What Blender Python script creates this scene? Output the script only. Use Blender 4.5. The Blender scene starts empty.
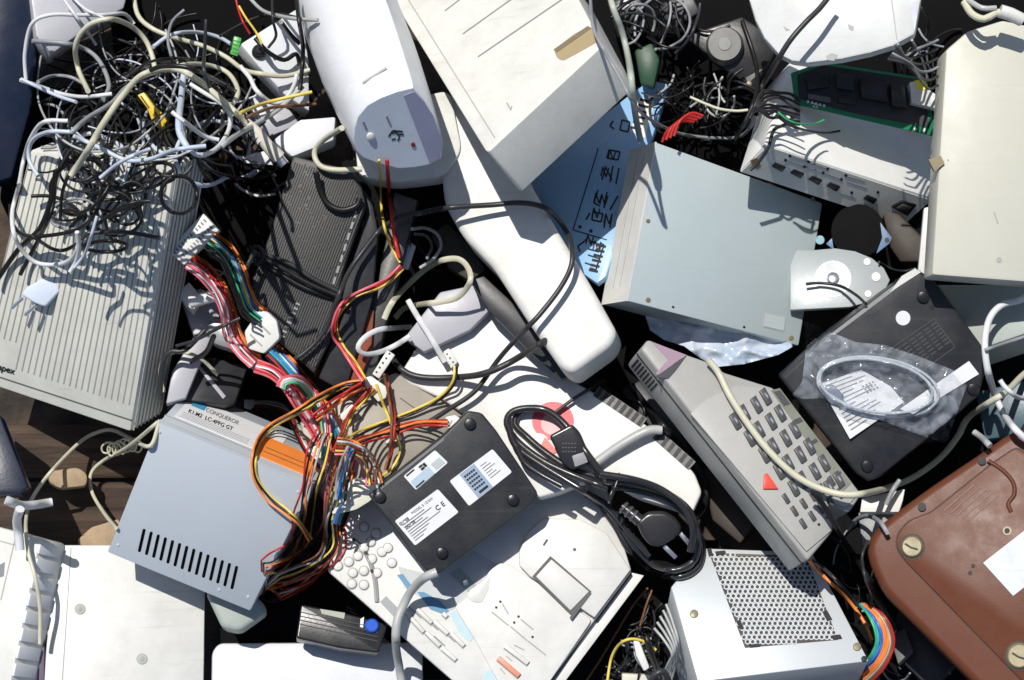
import bpy, bmesh, math, random
from mathutils import Vector, Matrix, noise
from mathutils.bvhtree import BVHTree
import numpy as np
random.seed(7)
R = math.radians
sc = bpy.context.scene
C = sc.collection
# ------------------------------------------------------------------ camera, sky, sun, exposure
K = 0.00085          # metres per photo pixel at height 0
CH = 1882.0          # camera height in the same units
cd = bpy.data.cameras.new('camera'); cam = bpy.data.objects.new('camera', cd); C.objects.link(cam)
cam.location = (0, 0, CH*K); cam.rotation_euler = (0, 0, 0)
cd.sensor_width = 36; cd.lens = 36*CH/1024.0
cd.clip_start = 0.05; cd.clip_end = 100
sc.camera = cam
SUN_EL = 57.0
sx, sy = 0.40, -0.917           # way the light travels over the ground
wd = bpy.data.worlds.new('World'); sc.world = wd; wd.use_nodes = True
nt = wd.node_tree
sky = nt.nodes.new('ShaderNodeTexSky'); sky.sky_type = 'NISHITA'; sky.sun_disc = False
sky.sun_elevation = R(SUN_EL); sky.sun_rotation = math.atan2(-sx, -sy)
nt.links.new(sky.outputs[0], nt.nodes['Background'].inputs[0])
nt.nodes['Background'].inputs[1].default_value = 0.08
sl = bpy.data.lights.new('sun', 'SUN'); sl.energy = 4.3; sl.angle = R(0.5); sl.color = (1, .965, .90)
so = bpy.data.objects.new('sun', sl); C.objects.link(so)
d = Vector((sx*math.cos(R(SUN_EL)), sy*math.cos(R(SUN_EL)), -math.sin(R(SUN_EL))))
so.rotation_euler = d.to_track_quat('-Z', 'Y').to_euler(); so.location = (-1, 2, 2)
sc.view_settings.view_transform = 'Standard'; sc.view_settings.look = 'None'
sc.view_settings.exposure = 0.04; sc.view_settings.gamma = 1

# ------------------------------------------------------------------ materials
_m = {}
def hash_(s): return sum(ord(c)*(i+3) for i, c in enumerate(s))
def mat(key, col, rough=.5, metal=0, dirt=.18, scale=30, bump=.04, spec=.4, dcol=None, coat=0):
    if key in _m: return _m[key]
    m = bpy.data.materials.new(key); m.use_nodes = True; t = m.node_tree; N = t.nodes; L = t.links
    b = N['Principled BSDF']
    b.inputs['Roughness'].default_value = rough; b.inputs['Metallic'].default_value = metal
    b.inputs['Specular IOR Level'].default_value = spec
    if coat: b.inputs['Coat Weight'].default_value = coat; b.inputs['Coat Roughness'].default_value = .25
    tc = N.new('ShaderNodeTexCoord')
    n1 = N.new('ShaderNodeTexNoise'); n1.inputs['Scale'].default_value = scale; n1.inputs['Detail'].default_value = 8; n1.inputs['Roughness'].default_value = .65
    L.new(tc.outputs['Object'], n1.inputs['Vector'])
    r1 = N.new('ShaderNodeValToRGB'); r1.color_ramp.elements[0].position = .38; r1.color_ramp.elements[1].position = .72
    L.new(n1.outputs['Fac'], r1.inputs['Fac'])
    n2 = N.new('ShaderNodeTexNoise'); n2.inputs['Scale'].default_value = scale*14; n2.inputs['Detail'].default_value = 4
    L.new(tc.outputs['Object'], n2.inputs['Vector'])
    r2 = N.new('ShaderNodeValToRGB'); r2.color_ramp.elements[0].position = .64; r2.color_ramp.elements[1].position = .74
    L.new(n2.outputs['Fac'], r2.inputs['Fac'])
    mx = N.new('ShaderNodeMath'); mx.operation = 'MULTIPLY_ADD'; mx.inputs[1].default_value = .45
    L.new(r2.outputs['Color'], mx.inputs[0]); L.new(r1.outputs['Color'], mx.inputs[2])
    mpz = N.new('ShaderNodeMapping'); mpz.inputs['Rotation'].default_value = (.3, .2, (hash_(key) % 31)*.1); mpz.inputs['Scale'].default_value = (8, 260, 60)
    n3 = N.new('ShaderNodeTexNoise'); n3.inputs['Scale'].default_value = 1; n3.inputs['Detail'].default_value = 6
    L.new(tc.outputs['Object'], mpz.inputs['Vector']); L.new(mpz.outputs[0], n3.inputs['Vector'])
    r3 = N.new('ShaderNodeValToRGB'); r3.color_ramp.elements[0].position = .6; r3.color_ramp.elements[1].position = .78
    L.new(n3.outputs['Fac'], r3.inputs['Fac'])
    m3 = N.new('ShaderNodeMath'); m3.operation = 'MULTIPLY_ADD'; m3.inputs[1].default_value = .8
    L.new(r3.outputs['Color'], m3.inputs[0]); L.new(mx.outputs[0], m3.inputs[2]); mx = m3
    ms = N.new('ShaderNodeMath'); ms.operation = 'MULTIPLY'; ms.inputs[1].default_value = dirt; ms.use_clamp = True
    L.new(mx.outputs[0], ms.inputs[0])
    mc = N.new('ShaderNodeMix'); mc.data_type = 'RGBA'
    mc.inputs[6].default_value = (*col, 1)
    dc = dcol or tuple(c*.45+.02*i for c, i in zip(col, (1.6, 1.2, .6)))
    mc.inputs[7].default_value = (*dc, 1)
    L.new(ms.outputs[0], mc.inputs[0]); L.new(mc.outputs[2], b.inputs['Base Color'])
    rr = N.new('ShaderNodeMath'); rr.operation = 'MULTIPLY_ADD'; rr.inputs[1].default_value = .12; rr.inputs[2].default_value = max(rough-.08, .05)
    L.new(r1.outputs['Color'], rr.inputs[0]); L.new(rr.outputs[0], b.inputs['Roughness'])
    if bump:
        bn = N.new('ShaderNodeBump'); bn.inputs['Strength'].default_value = bump; bn.inputs['Distance'].default_value = .002
        L.new(n2.outputs['Fac'], bn.inputs['Height']); L.new(bn.outputs[0], b.inputs['Normal'])
    _m[key] = m; return m
WHITE = mat('white_plastic', (.69,.685,.655), .45, dirt=.32)
WHITEB = mat('cool_white_plastic', (.68,.695,.73), .4, dirt=.22)
CREAM = mat('cream_plastic', (.68,.675,.635), .5, dirt=.34)
BEIGE = mat('beige_plastic', (.62,.60,.51), .5)
CASE = mat('ribbed_case_plastic', (.69,.685,.62), .55, dirt=.3)
RIBG = mat('rib_groove_shade', (.30,.30,.27), .7, dirt=.1, bump=0)
SHELF = mat('grey_green_plastic', (.34,.38,.35), .55)
STEEL = mat('galvanised_steel', (.55,.60,.65), .42, .25, dirt=.14, scale=18, bump=.02)
STEELD = mat('drive_steel', (.47,.54,.55), .5, .15, dirt=.12, scale=14, bump=.02)
STEELW = mat('pale_steel', (.56,.59,.61), .45, .15, dirt=.14, scale=20, bump=.02)
BRIGHT = mat('bright_metal', (.8,.8,.8), .25, .9, dirt=.15)
GREYP = mat('grey_phone_plastic', (.37,.365,.345), .5, dirt=.25, bump=.08)
GREYD = mat('grey_key_plastic', (.07,.072,.075), .45)
KEYTOP = mat('key_top_plastic', (.14,.14,.14), .5)
BLACK = mat('black_plastic', (.012,.012,.014), .35, spec=.5, dcol=(.05,.047,.04))
BLACKM = mat('charcoal_plastic', (.020,.0215,.027), .45, dirt=.35, dcol=(.07,.068,.062))
PIT = mat('sooty_black_plastic', (.008,.008,.009), .85, dirt=.4, spec=.05, dcol=(.008,.007,.006))  # near-black that holds the deep shade of the gaps in its colour
NAVY = mat('navy_plastic', (.007,.014,.036), .35)
LILAC = mat('lilac_grey_plastic', (.42,.42,.46), .45)
LAV = mat('lavender_panel', (.30,.31,.45), .4)
ROUTERF = mat('cool_grey_front', (.58,.64,.74), .4)
BROWN = mat('brown_plastic', (.115,.036,.018), .45, dirt=.07, scale=70, bump=.05, spec=.22, dcol=(.17,.09,.06))
BRASS = mat('dull_screw_metal', (.27,.235,.15), .5, .3, dirt=.5, scale=80)
TAN = mat('tan_recess_plastic', (.38,.30,.17), .6)
BLUE = mat('blue_plate_plastic', (.25,.44,.68), .35, dirt=.12, spec=.5)
INK = mat('dark_print', (.012,.012,.016), .6, dirt=.1, bump=0)
INKG = mat('grey_print', (.22,.23,.25), .6, dirt=.1, bump=0)
SEAM = mat('seam_dark', (.10,.10,.095), .7, dirt=.1, bump=0)
SEAML = mat('seam_light', (.36,.36,.34), .7, dirt=.1, bump=0)
PAPER = mat('label_paper', (.72,.73,.74), .6, dirt=.15, scale=60)
PAPERB = mat('blue_grey_print', (.30,.38,.50), .6, dirt=.1)
LOGOB = mat('logo_blue', (.05,.30,.50), .5)
ORANGE = mat('orange_sticker', (.85,.27,.05), .5, dirt=.25, dcol=(.5,.12,.02))
RED = mat('red_plastic', (.75,.08,.05), .4)
CORAL = mat('coral_key', (.72,.28,.18), .5)
PCB = mat('green_circuit_board', (.01,.20,.09), .4)
YEL = mat('yellow_plastic', (.72,.50,.04), .4)
YELB = mat('yellow_dot', (.85,.75,.03), .5)
GRN = mat('green_plug_plastic', (.08,.42,.08), .4)
BLUEB = mat('blue_button', (.02,.10,.55), .3)
BLUEL = mat('blue_trim', (.10,.26,.42), .5)
BLUEP = mat('pale_blue_print', (.45,.60,.66), .5)
PURPLE = mat('purple_tint', (.15,.12,.16), .4)
SILV = mat('silver_disc', (.34,.37,.38), .45, .1, dirt=.2)
NYLON = mat('nylon_connector', (.74,.74,.70), .4, dirt=.12)
KNOT = mat('yellowed_nylon', (.72,.70,.58), .4, dirt=.2)
SAND = mat('sandy_block', (.42,.31,.2), .9, dirt=.6, scale=60, bump=.4)
RUST = mat('rusty_metal', (.25,.06,.03), .8, dirt=.5)
WC = {}
def wire(name, col, rough=.42):
    WC[name] = mat('wire_'+name, col, rough, dirt=.15, scale=120, bump=.02); return WC[name]
for n_, c_ in dict(white=(.68,.69,.70), bluewhite=(.52,.58,.68), beige=(.58,.56,.43), grey=(.28,.29,.31), dark=(.03,.031,.035),
                   black=(.009,.009,.010), red=(.45,.02,.018), pink=(.75,.14,.18), orange=(.82,.24,.05), yellow=(.74,.56,.10),
                   blue=(.05,.16,.5), teal=(.03,.33,.42), green=(.05,.42,.16), brown=(.18,.08,.04), palegreen=(.42,.46,.40), midgrey=(.42,.43,.42)).items(): wire(n_, c_)

# ------------------------------------------------------------------ geometry helpers
CAM = Vector((0, 0, CH*K))
def W(x, y, h=0):
    s = (CH-h)/CH
    return Vector(((x-512)*s*K, (340-y)*s*K, h*K))
class Plane:
    def __init__(s, o, n): s.o = o; s.n = n.normalized()
    def at(s, x, y, off=0):
        dr = W(x, y, 0)-CAM
        t = (s.o-CAM).dot(s.n)/dr.dot(s.n)
        return CAM+dr*t+s.n*(off*K)
def plane_of(anchor, shift, depth):
    a = W(*anchor); b = W(anchor[0]+shift[0], anchor[1]+shift[1], anchor[2]-depth)
    return Plane(a, a-b), (b-a)
def flat(h): return Plane(W(0, 0, h), Vector((0, 0, 1)))
ORG = {}; REG = []
def tag(o, label, cat, group=None, kind=None):
    if label: o['label'] = label
    if cat: o['category'] = cat
    if group: o['group'] = group
    if kind: o['kind'] = kind
    return o
def thing(name, label, cat, at, group=None):
    o = bpy.data.objects.new(name, None); o.empty_display_size = .02; C.objects.link(o)
    o.location = at; ORG[o] = Vector(at); tag(o, label, cat, group); return o
def mk(name, V, F, m, parent=None, reg=False, smooth=True, angle=35, label=None, cat=None, group=None, kind=None, mats=None, fm=None):
    if parent is not None: org = ORG[parent]
    else:
        org = Vector((sum(v.x for v in V)/len(V), sum(v.y for v in V)/len(V), min(v.z for v in V)))
    me = bpy.data.meshes.new(name); me.from_pydata([tuple(v-org) for v in V], [], F)
    for q in (mats or [m]): me.materials.append(q)
    if fm:
        for p, i in zip(me.polygons, fm): p.material_index = i
    me.validate()
    if smooth:
        me.shade_smooth(); me.set_sharp_from_angle(angle=R(angle))
    o = bpy.data.objects.new(name, me); C.objects.link(o)
    if parent is not None: o.parent = parent
    else: o.location = org
    ORG[o] = org
    tag(o, label, cat, group, kind)
    if reg: REG.append(([v.copy() for v in V], [tuple(f) for f in F]))
    return o
def roundpoly(P, rad, seg=5):
    """round the corners of a 2-D polygon; rad a number or one per corner"""
    n = len(P); out = []
    for i in range(n):
        r = rad[i] if isinstance(rad, (list, tuple)) else rad
        p = Vector(P[i][:2]); a = Vector(P[i-1][:2]); b = Vector(P[(i+1) % n][:2])
        if r <= 0: out.append(tuple(p)); continue
        u = (a-p); v = (b-p); r_ = min(r, u.length*.48, v.length*.48)
        A = p+u.normalized()*r_; B = p+v.normalized()*r_
        for k in range(seg+1):
            t = k/seg; q = A*(1-t)**2+p*2*t*(1-t)+B*t*t
            out.append((q.x, q.y))
    return out
def prism_mesh(top, bot, bevel, seg=2, allb=True):
    bm = bmesh.new(); n = len(top)
    a = [bm.verts.new(v) for v in top]; b = [bm.verts.new(v) for v in bot]
    ft = bm.faces.new(a)
    ft.normal_update()
    fb = bm.faces.new(list(reversed(b)))
    for i in range(n):
        bm.faces.new((a[i], b[i], b[(i+1) % n], a[(i+1) % n]))
    bmesh.ops.recalc_face_normals(bm, faces=bm.faces)
    if bevel > 0:
        if allb: es = list(bm.edges)
        else: es = [e for e in bm.edges if (e.verts[0] in a and e.verts[1] in a) or (e.verts[0] in b and e.verts[1] in b)]
        bmesh.ops.bevel(bm, geom=es, offset=bevel*K, segments=seg, profile=.5, affect='EDGES', clamp_overlap=True)
    bm.verts.index_update()
    V = [v.co.copy() for v in bm.verts]; F = [[v.index for v in f.verts] for f in bm.faces]
    bm.free(); return V, F
def slab(name, outline, anchor, shift, depth, m, bevel=2, seg=2, corner=0, parent=None, reg=True, taper=1.0, **kw):
    pl, E = plane_of(anchor, shift, depth)
    P = roundpoly(outline, corner) if corner else outline
    top = [pl.at(x, y) for x, y in P]
    c = sum(top, Vector())/len(top)
    bot = [c+(v-c)*taper+E for v in top]
    V, F = prism_mesh(top, bot, bevel, seg, allb=not corner)
    o = mk(name, V, F, m, parent, reg=reg, **kw)
    return o, pl
def device(name, label, cat, part, outline, anchor, shift, depth, m, group=None, **kw):
    """a thing whose casing is one slab; returns (root, plane, casing)"""
    pl, E = plane_of(anchor, shift, depth)
    cx = sum(p[0] for p in outline)/len(outline); cy = sum(p[1] for p in outline)/len(outline)
    t = thing(name, label, cat, pl.at(cx, cy)+E, group)
    o, pl = slab(part, outline, anchor, shift, depth, m, parent=t, **kw)
    return t, pl, o
def plate(name, pl, P, m, parent=None, h0=-1, h1=.5, bevel=0, corner=0, seg=2, reg=False, **kw):
    """a flat piece lying on a plane, outline in photo pixels"""
    P = roundpoly(P, corner) if corner else P
    V, F = prism_mesh([pl.at(x, y, h1) for x, y in P], [pl.at(x, y, h0) for x, y in P], bevel, seg, allb=not corner)
    return mk(name, V, F, m, parent, reg=reg, **kw)
def multi(name, pl, polys, m, parent, h0=-1, h1=.5, bevel=0, **kw):
    if len(polys) <= 4 and not kw.pop('one', False):
        return [plate(name, pl, P, m, parent, h0, h1, bevel) for P in polys]
    V = []; F = []
    for P in polys:
        v, f = prism_mesh([pl.at(x, y, h1) for x, y in P], [pl.at(x, y, h0) for x, y in P], bevel, 2)
        o = len(V); V += v; F += [[i+o for i in q] for q in f]
    return mk(name, V, F, m, parent, **kw)
def bar(x0, y0, x1, y1, w):
    dx, dy = x1-x0, y1-y0; L = math.hypot(dx, dy); nx, ny = -dy/L*w/2, dx/L*w/2
    return [(x0+nx, y0+ny), (x1+nx, y1+ny), (x1-nx, y1-ny), (x0-nx, y0-ny)]
def circ(x, y, r, n=16, sq=1, ang=0):
    ca, sa = math.cos(R(ang)), math.sin(R(ang)); out = []
    for k in range(n):
        a = 2*math.pi*k/n; u, v = r*math.cos(a), r*sq*math.sin(a)
        out.append((x+u*ca-v*sa, y+u*sa+v*ca))
    return out
def quadpt(Q, u, v):
    a, b, c, e = [Vector(q) for q in Q]
    return (a*(1-u)*(1-v)+b*u*(1-v)+c*u*v+e*(1-u)*v)
def qrect(Q, u0, v0, u1, v1):
    return [tuple(quadpt(Q, u, v)) for u, v in ((u0, v0), (u1, v0), (u1, v1), (u0, v1))]
def dome(name, pl, x, y, r, hh, m, parent, n=18, inner=.55, **kw):
    V = []; F = []
    prof = [(1, -1), (1, hh*.45), (.9, hh*.8), (inner, hh), (.0001, hh)]
    for rr, h in prof:
        for k in range(n):
            a = 2*math.pi*k/n; V.append(pl.at(x+r*rr*math.cos(a), y-r*rr*math.sin(a), h))
    for i in range(len(prof)-1):
        for k in range(n): F.append((i*n+k, i*n+(k+1) % n, (i+1)*n+(k+1) % n, (i+1)*n+k))
    return mk(name, V, F, m, parent, **kw)
def text(name, pl, s, x, y, ang, size, m, parent, off=.9, bold=0, sx_=1):
    cu = bpy.data.curves.new('t', 'FONT'); cu.body = s; cu.size = 1; cu.extrude = 0; cu.offset = bold
    o = bpy.data.objects.new('t', cu); C.objects.link(o)
    dg = bpy.context.evaluated_depsgraph_get(); me = bpy.data.meshes.new_from_object(o.evaluated_get(dg))
    bpy.data.objects.remove(o)
    ca, sa = math.cos(R(ang)), math.sin(R(ang))
    V = []
    for v in me.vertices:
        u, w = v.co.x*size*sx_, v.co.y*size
        V.append(pl.at(x+u*ca+w*sa, y+u*sa-w*ca, off))
    F = [list(p.vertices) for p in me.polygons]
    return mk(name, V, F, m, parent, smooth=False)
def spline(P, step=3.0):
    P = [Vector(p) for p in P]
    if len(P) < 3: P = [P[0], (P[0]+P[-1])/2, P[-1]]
    Q = [P[0]*2-P[1]]+P+[P[-1]*2-P[-2]]; out = []
    for i in range(1, len(Q)-2):
        a, b, c, e = Q[i-1:i+3]; L = (c-b).length; n = max(2, int(L/step))
        for k in range(n):
            t = k/n
            out.append(.5*((2*b)+(c-a)*t+(2*a-5*b+4*c-e)*t*t+(3*b-a-3*c+e)*t**3))
    out.append(P[-1]); return out
def tube_geo(path, r, n=8, flatw=None, taper=None):
    V = []; F = []; m = len(path)
    up = Vector((0, 0, 1)); prev = None
    for i, p in enumerate(path):
        t = (path[min(i+1, m-1)]-path[max(i-1, 0)])
        if t.length < 1e-9: t = Vector((1, 0, 0))
        t.normalize()
        if prev is None:
            s = t.cross(up)
            if s.length < .05: s = t.cross(Vector((1, 0, 0)))
        else:
            s = prev-t*prev.dot(t)
            if s.length < .05: s = t.cross(up)
            if flatw:
                s2 = t.cross(up)
                if s2.length > .2:
                    if s2.dot(s) < 0: s2 = -s2
                    s = s*.7+s2.normalized()*.3
        s.normalize(); prev = s.copy(); u = s.cross(t)
        rr = r if taper is None else r*taper(i/(m-1))
        for k in range(n):
            a = 2*math.pi*k/n
            V.append(p+s*(math.cos(a)*(flatw if flatw else rr)*K)+u*(math.sin(a)*rr*K))
    for i in range(m-1):
        for k in range(n): F.append((i*n+k, i*n+(k+1) % n, (i+1)*n+(k+1) % n, (i+1)*n+k))
    F.append(tuple(reversed(range(n)))); F.append(tuple((m-1)*n+k for k in range(n)))
    return V, F
# height field of everything solid, for draping cables
HM = None; HX0, HY0, HS = -80, -80, 2
def build_hm():
    global HM
    V = []; F = []
    for v, f in REG:
        o = len(V); V += v; F += [tuple(i+o for i in q) for q in f]
    bvh = BVHTree.FromPolygons(V, F)
    nx, ny = (1184)//HS, (840)//HS
    HM = np.full((ny, nx), -188.0)
    for j in range(ny):
        for i in range(nx):
            dr = (W(HX0+i*HS, HY0+j*HS, 0)-CAM).normalized()
            hit = bvh.ray_cast(CAM, dr)
            if hit[0] is not None: HM[j, i] = hit[0].z/K
def hm(x, y):
    i = min(max(int(round((x-HX0)/HS)), 0), HM.shape[1]-1); j = min(max(int(round((y-HY0)/HS)), 0), HM.shape[0]-1)
    return HM[j, i]
def drape(P, r, smooth=60, stack=.6, step=3.0, stamp=True, sag=0):
    P3 = [(p[0], p[1], p[2] if len(p) > 2 else 0) for p in P]
    S = spline(P3, step)
    rr = max(1, int(r/HS+.5))
    fl = []
    for p in S:
        m = max(hm(p.x+a, p.y+b) for a in (-r, 0, r) for b in (-r, 0, r))
        fl.append(m+r*.9+p.z)
    # windowed local max keeps the line off edges
    h = fl[:]; n = len(h)
    for _ in range(smooth):
        g = h[:]
        for i in range(n):
            a = h[max(i-1, 0)]; b = h[min(i+1, n-1)]
            g[i] = max(fl[i], .5*h[i]+.25*(a+b)) if 0 < i < n-1 else max(fl[i], .6*h[i]+.4*(b if i == 0 else a))
        h = g
    if stamp:
        for p, z in zip(S, h):
            ci = int(round((p.x-HX0)/HS)); cj = int(round((p.y-HY0)/HS))
            for a in range(-rr, rr+1):
                for b in range(-rr, rr+1):
                    ii, jj = ci+a, cj+b
                    if 0 <= ii < HM.shape[1] and 0 <= jj < HM.shape[0]:
                        base = HM[jj, ii]; HM[jj, ii] = max(base, z+r*(2*stack-1))
    return [W(p.x, p.y, z) for p, z in zip(S, h)]
def cable(name, P, r, m, label=None, cat='cable', group=None, parent=None, flatw=None, n=8, absz=False, smooth=60, stack=.6, step=3.0, taper=None, tail=None):
    if absz: path = [W(p.x, p.y, p.z) for p in spline(P, step)]
    else: path = drape(P, r, smooth, stack, step)
    if tail: path = path[:-1]+spline([path[-1]]+[W(*q) for q in tail], .003)
    V, F = tube_geo(path, r, n, flatw, taper)
    if parent is None: o = mk(name, V, F, m, None, angle=60, label=label, cat=cat, group=group)
    else: o = mk(name, V, F, m, parent, angle=60, label=label)
    return o, path
def boxat(name, Q, h, m, parent=None, bevel=1, tilt=None, **kw):
    """block whose top quad (photo pixels) sits at height h above the height field and h0 thick"""
    top, thick = h
    z = max(hm(x, y) for x, y in Q) if HM is not None else 0
    zc = np.mean([hm(x, y) for x, y in Q])
    base = max(zc, z-8)+top
    pl = flat(base)
    V, F = prism_mesh([pl.at(x, y) for x, y in Q], [pl.at(x, y, -thick) for x, y in Q], bevel, 2)
    o = mk(name, V, F, m, parent, **kw)
    return o, pl

#@@STRUCTURE
# ------------------------------------------------------------------ ground
def ground():
    m = bpy.data.materials.new('dark_wood_and_dirt'); m.use_nodes = True; t = m.node_tree; N = t.nodes; L = t.links
    b = N['Principled BSDF']; b.inputs['Roughness'].default_value = .85
    tc = N.new('ShaderNodeTexCoord'); n = N.new('ShaderNodeTexNoise'); n.inputs['Scale'].default_value = 26; n.inputs['Detail'].default_value = 10
    L.new(tc.outputs['Object'], n.inputs['Vector'])
    r = N.new('ShaderNodeValToRGB'); r.color_ramp.elements[0].color = (.018,.014,.011,1); r.color_ramp.elements[1].color = (.10,.065,.045,1)
    r.color_ramp.elements[0].position = .35; r.color_ramp.elements[1].position = .75
    L.new(n.outputs['Fac'], r.inputs['Fac']); L.new(r.outputs[0], b.inputs['Base Color'])
    bp = N.new('ShaderNodeBump'); bp.inputs['Distance'].default_value = .01; L.new(n.outputs['Fac'], bp.inputs['Height']); L.new(bp.outputs[0], b.inputs['Normal'])
    V = []; F = []; nn = 60; S = 6.0
    for j in range(nn+1):
        for i in range(nn+1):
            x = (i/nn-.5)*S; y = (j/nn-.5)*S
            V.append(Vector((x, y, -190*K+.006*noise.noise(Vector((x*6, y*6, 0))))))
    for j in range(nn):
        for i in range(nn):
            a = j*(nn+1)+i; F.append((a, a+1, a+nn+2, a+nn+1))
    mk('ground', V, F, m, kind='structure')
ground()
def woodmat(key, c0, c1, ang):
    m = bpy.data.materials.new(key); m.use_nodes = True; t = m.node_tree; N = t.nodes; L = t.links
    b = N['Principled BSDF']; b.inputs['Roughness'].default_value = .8
    tc = N.new('ShaderNodeTexCoord'); mp = N.new('ShaderNodeMapping'); mp.inputs['Rotation'].default_value = (0, 0, R(ang)); mp.inputs['Scale'].default_value = (12, 140, 12)
    L.new(tc.outputs['Object'], mp.inputs['Vector'])
    n = N.new('ShaderNodeTexNoise'); n.inputs['Scale'].default_value = 1; n.inputs['Detail'].default_value = 8; L.new(mp.outputs[0], n.inputs['Vector'])
    r = N.new('ShaderNodeValToRGB'); r.color_ramp.elements[0].color = (*c0, 1); r.color_ramp.elements[1].color = (*c1, 1)
    r.color_ramp.elements[0].position = .3; r.color_ramp.elements[1].position = .7
    L.new(n.outputs['Fac'], r.inputs['Fac']); L.new(r.outputs[0], b.inputs['Base Color'])
    bp = N.new('ShaderNodeBump'); bp.inputs['Distance'].default_value = .003; L.new(n.outputs['Fac'], bp.inputs['Height']); L.new(bp.outputs[0], b.inputs['Normal'])
    return m
WOOD = woodmat('weathered_board', (.012,.008,.006), (.085,.052,.033), 8)

#@@OBJECTS
# ---- boards and blocks on the ground (lower left)
slab('wooden_board', [(-30,425),(150,425),(160,478),(-30,478)], (60,450,-165), (0,0), 14, WOOD, bevel=1, label='dark weathered board in the gap under the ribbed case', cat='board')
slab('wooden_board', [(-30,482),(175,482),(175,570),(-30,566)], (60,520,-152), (0,1), 14, WOOD, bevel=1, label='brown woven-grained board above the two white panels', cat='board')
slab('wood_block', [(49,471),(78,467),(88,474),(87,486),(60,489),(48,482)], (70,478,-120), (0,2), 22, SAND, corner=5, bevel=3, label='small tan block lying on the dark board between two thin white cables', cat='block')
slab('sunlit_patch', [(78,539),(92,527),(118,519),(128,534),(118,552),(80,552)], (100,540,-120), (0,2), 14, SAND, bevel=1, label='tan patch of sunlight on the board above the plain white panel', cat='sunlit patch')  # stands in for a patch of sun on the board
slab('dark_slab', [(-30,395),(0,415),(28,486),(20,494),(-30,496)], (0,460,-40), (5,4), 18, NAVY, bevel=2, label='dark grey-blue wedge of a casing at the left edge under the ribbed case', cat='casing')

# ---- added near-black slabs that keep the deep gaps dark
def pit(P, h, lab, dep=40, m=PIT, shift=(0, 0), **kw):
    return slab('gap_shade_slab', P, (P[0][0], P[0][1], h), shift, dep, m, bevel=3, label=lab, cat='casing', **kw)
pit([(540,-40),(960,-40),(960,160),(640,160),(560,80)], -120, 'added black slab darkening the gap behind the small cooling fan')
pit([(100,-60),(470,-60),(470,150),(300,150),(120,100)], -110, 'added black slab darkening the gap behind the cable tangle, left of the white router')
pit([(10,90),(160,80),(200,330),(60,330),(0,200)], -100, 'added black slab darkening the space under the cable tangle at the left')
pit([(150,150),(300,150),(300,400),(150,400)], -105, 'added black slab darkening the gap between the ribbed case and the ribbed speaker')
pit([(340,160),(560,160),(560,400),(400,400)], -112, 'added black slab darkening the gap left of the long white handset')
pit([(590,280),(800,300),(800,470),(700,470),(600,380)], -116, 'added black slab darkening the space under the grey disk drive')
pit([(790,190),(940,190),(940,300),(800,300)], -100, 'added black slab darkening the gap around the round grey plate')
pit([(800,470),(1040,420),(1040,720),(800,720)], -122, 'added black slab darkening the gap left of the brown machine')
pit([(560,540),(720,540),(720,720),(540,720)], -124, 'added black slab darkening the gap between the fax machine and the perforated power supply')
pit([(220,560),(470,560),(470,680),(220,680)], -118, 'added black slab darkening the gap above the bluish white panel')
pit([(880,-40),(1060,-40),(1060,60),(900,90)], -60, 'added black slab darkening the top right corner')
pit([(900,280),(1060,280),(1060,470),(960,470)], -90, 'added black slab darkening the gap behind the white cable at the right edge')

# ---- ribbed computer case (left)
Q = [(30,150),(175,165),(130,432),(-27,379)]
t, pl, o = device('computer_case', 'large ribbed grey-beige computer case lying under the cable tangle', 'computer case', 'casing', Q, (130,432,-12), (33,-20), 46, CASE, bevel=3)
grs = []
for i in range(26):
    u = .012+i*.0382
    v1 = .905 if u > .22 else .80
    a = quadpt(Q, u, .02); b = quadpt(Q, u, v1)
    grs.append(bar(a.x, a.y, b.x, b.y, 1.25))
multi('rib_groove', pl, grs, RIBG, t, h0=-.5, h1=.35)
a = quadpt(Q, 0, .957); b = quadpt(Q, 1, .957)
plate('seam', pl, bar(a.x, a.y, b.x, b.y, 1.3), SEAM, t, h1=.3)
text('lettering', pl, 'apex', -2, 369, 17, 9, INK, t, bold=.02)
# ribs on its right side face
side_n = None
A0 = pl.at(175,165); A1 = pl.at(130,432); _, E = plane_of((130,432,-12), (33,-20), 46)
nrm = (A1-A0).cross(E).normalized()
if nrm.x < 0: nrm = -nrm
for i in range(8):
    f = .1+.11*i
    p = A0+E*f+nrm*.3*K; q = A1+E*f+nrm*.3*K
    dd = E.normalized()*(.8*K)
    V, F = prism_mesh([p-dd+nrm*.5*K, q-dd+nrm*.5*K, q+dd+nrm*.5*K, p+dd+nrm*.5*K], [p-dd-nrm*K, q-dd-nrm*K, q+dd-nrm*K, p+dd-nrm*K], 0)
    mk('rib', V, F, RIBG if i else CASE, t)

# ---- top left casings
slab('navy_casing', [(-30,-30),(26,-30),(36,58),(30,112),(12,178),(-30,190)], (0,60,-62), (4,8), 50, NAVY, bevel=4, label='dark navy casing in the top left corner', cat='casing')
slab('grey_casing', [(27,-30),(134,-30),(124,8),(90,26),(52,54),(36,36)], (60,10,-70), (-6,14), 40, LILAC, bevel=3, label='light grey casing at the top edge behind two thin white cables', cat='casing')
t, pl, o = device('white_box', 'small white box with a round black knob left of the router', 'box', 'casing', [(240,44),(272,24),(301,6),(309,60),(310,112),(284,94),(258,66)], (258,66,-40), (-4,8), 34, WHITEB, bevel=3)
kn = dome('knob', pl, 259, 52, 7.5, 6, BLACK, t, inner=.75)
dome('knob_cap', pl, 259, 52, 4.6, 8, BLACKM, kn, inner=.6)
slab('pale_block', [(272,140),(300,119),(336,116),(334,140),(292,157)], (300,119,-8), (2,8), 22, WHITEB, bevel=3, label='white plastic block beside the beige cable plug left of the router', cat='block')
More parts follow.
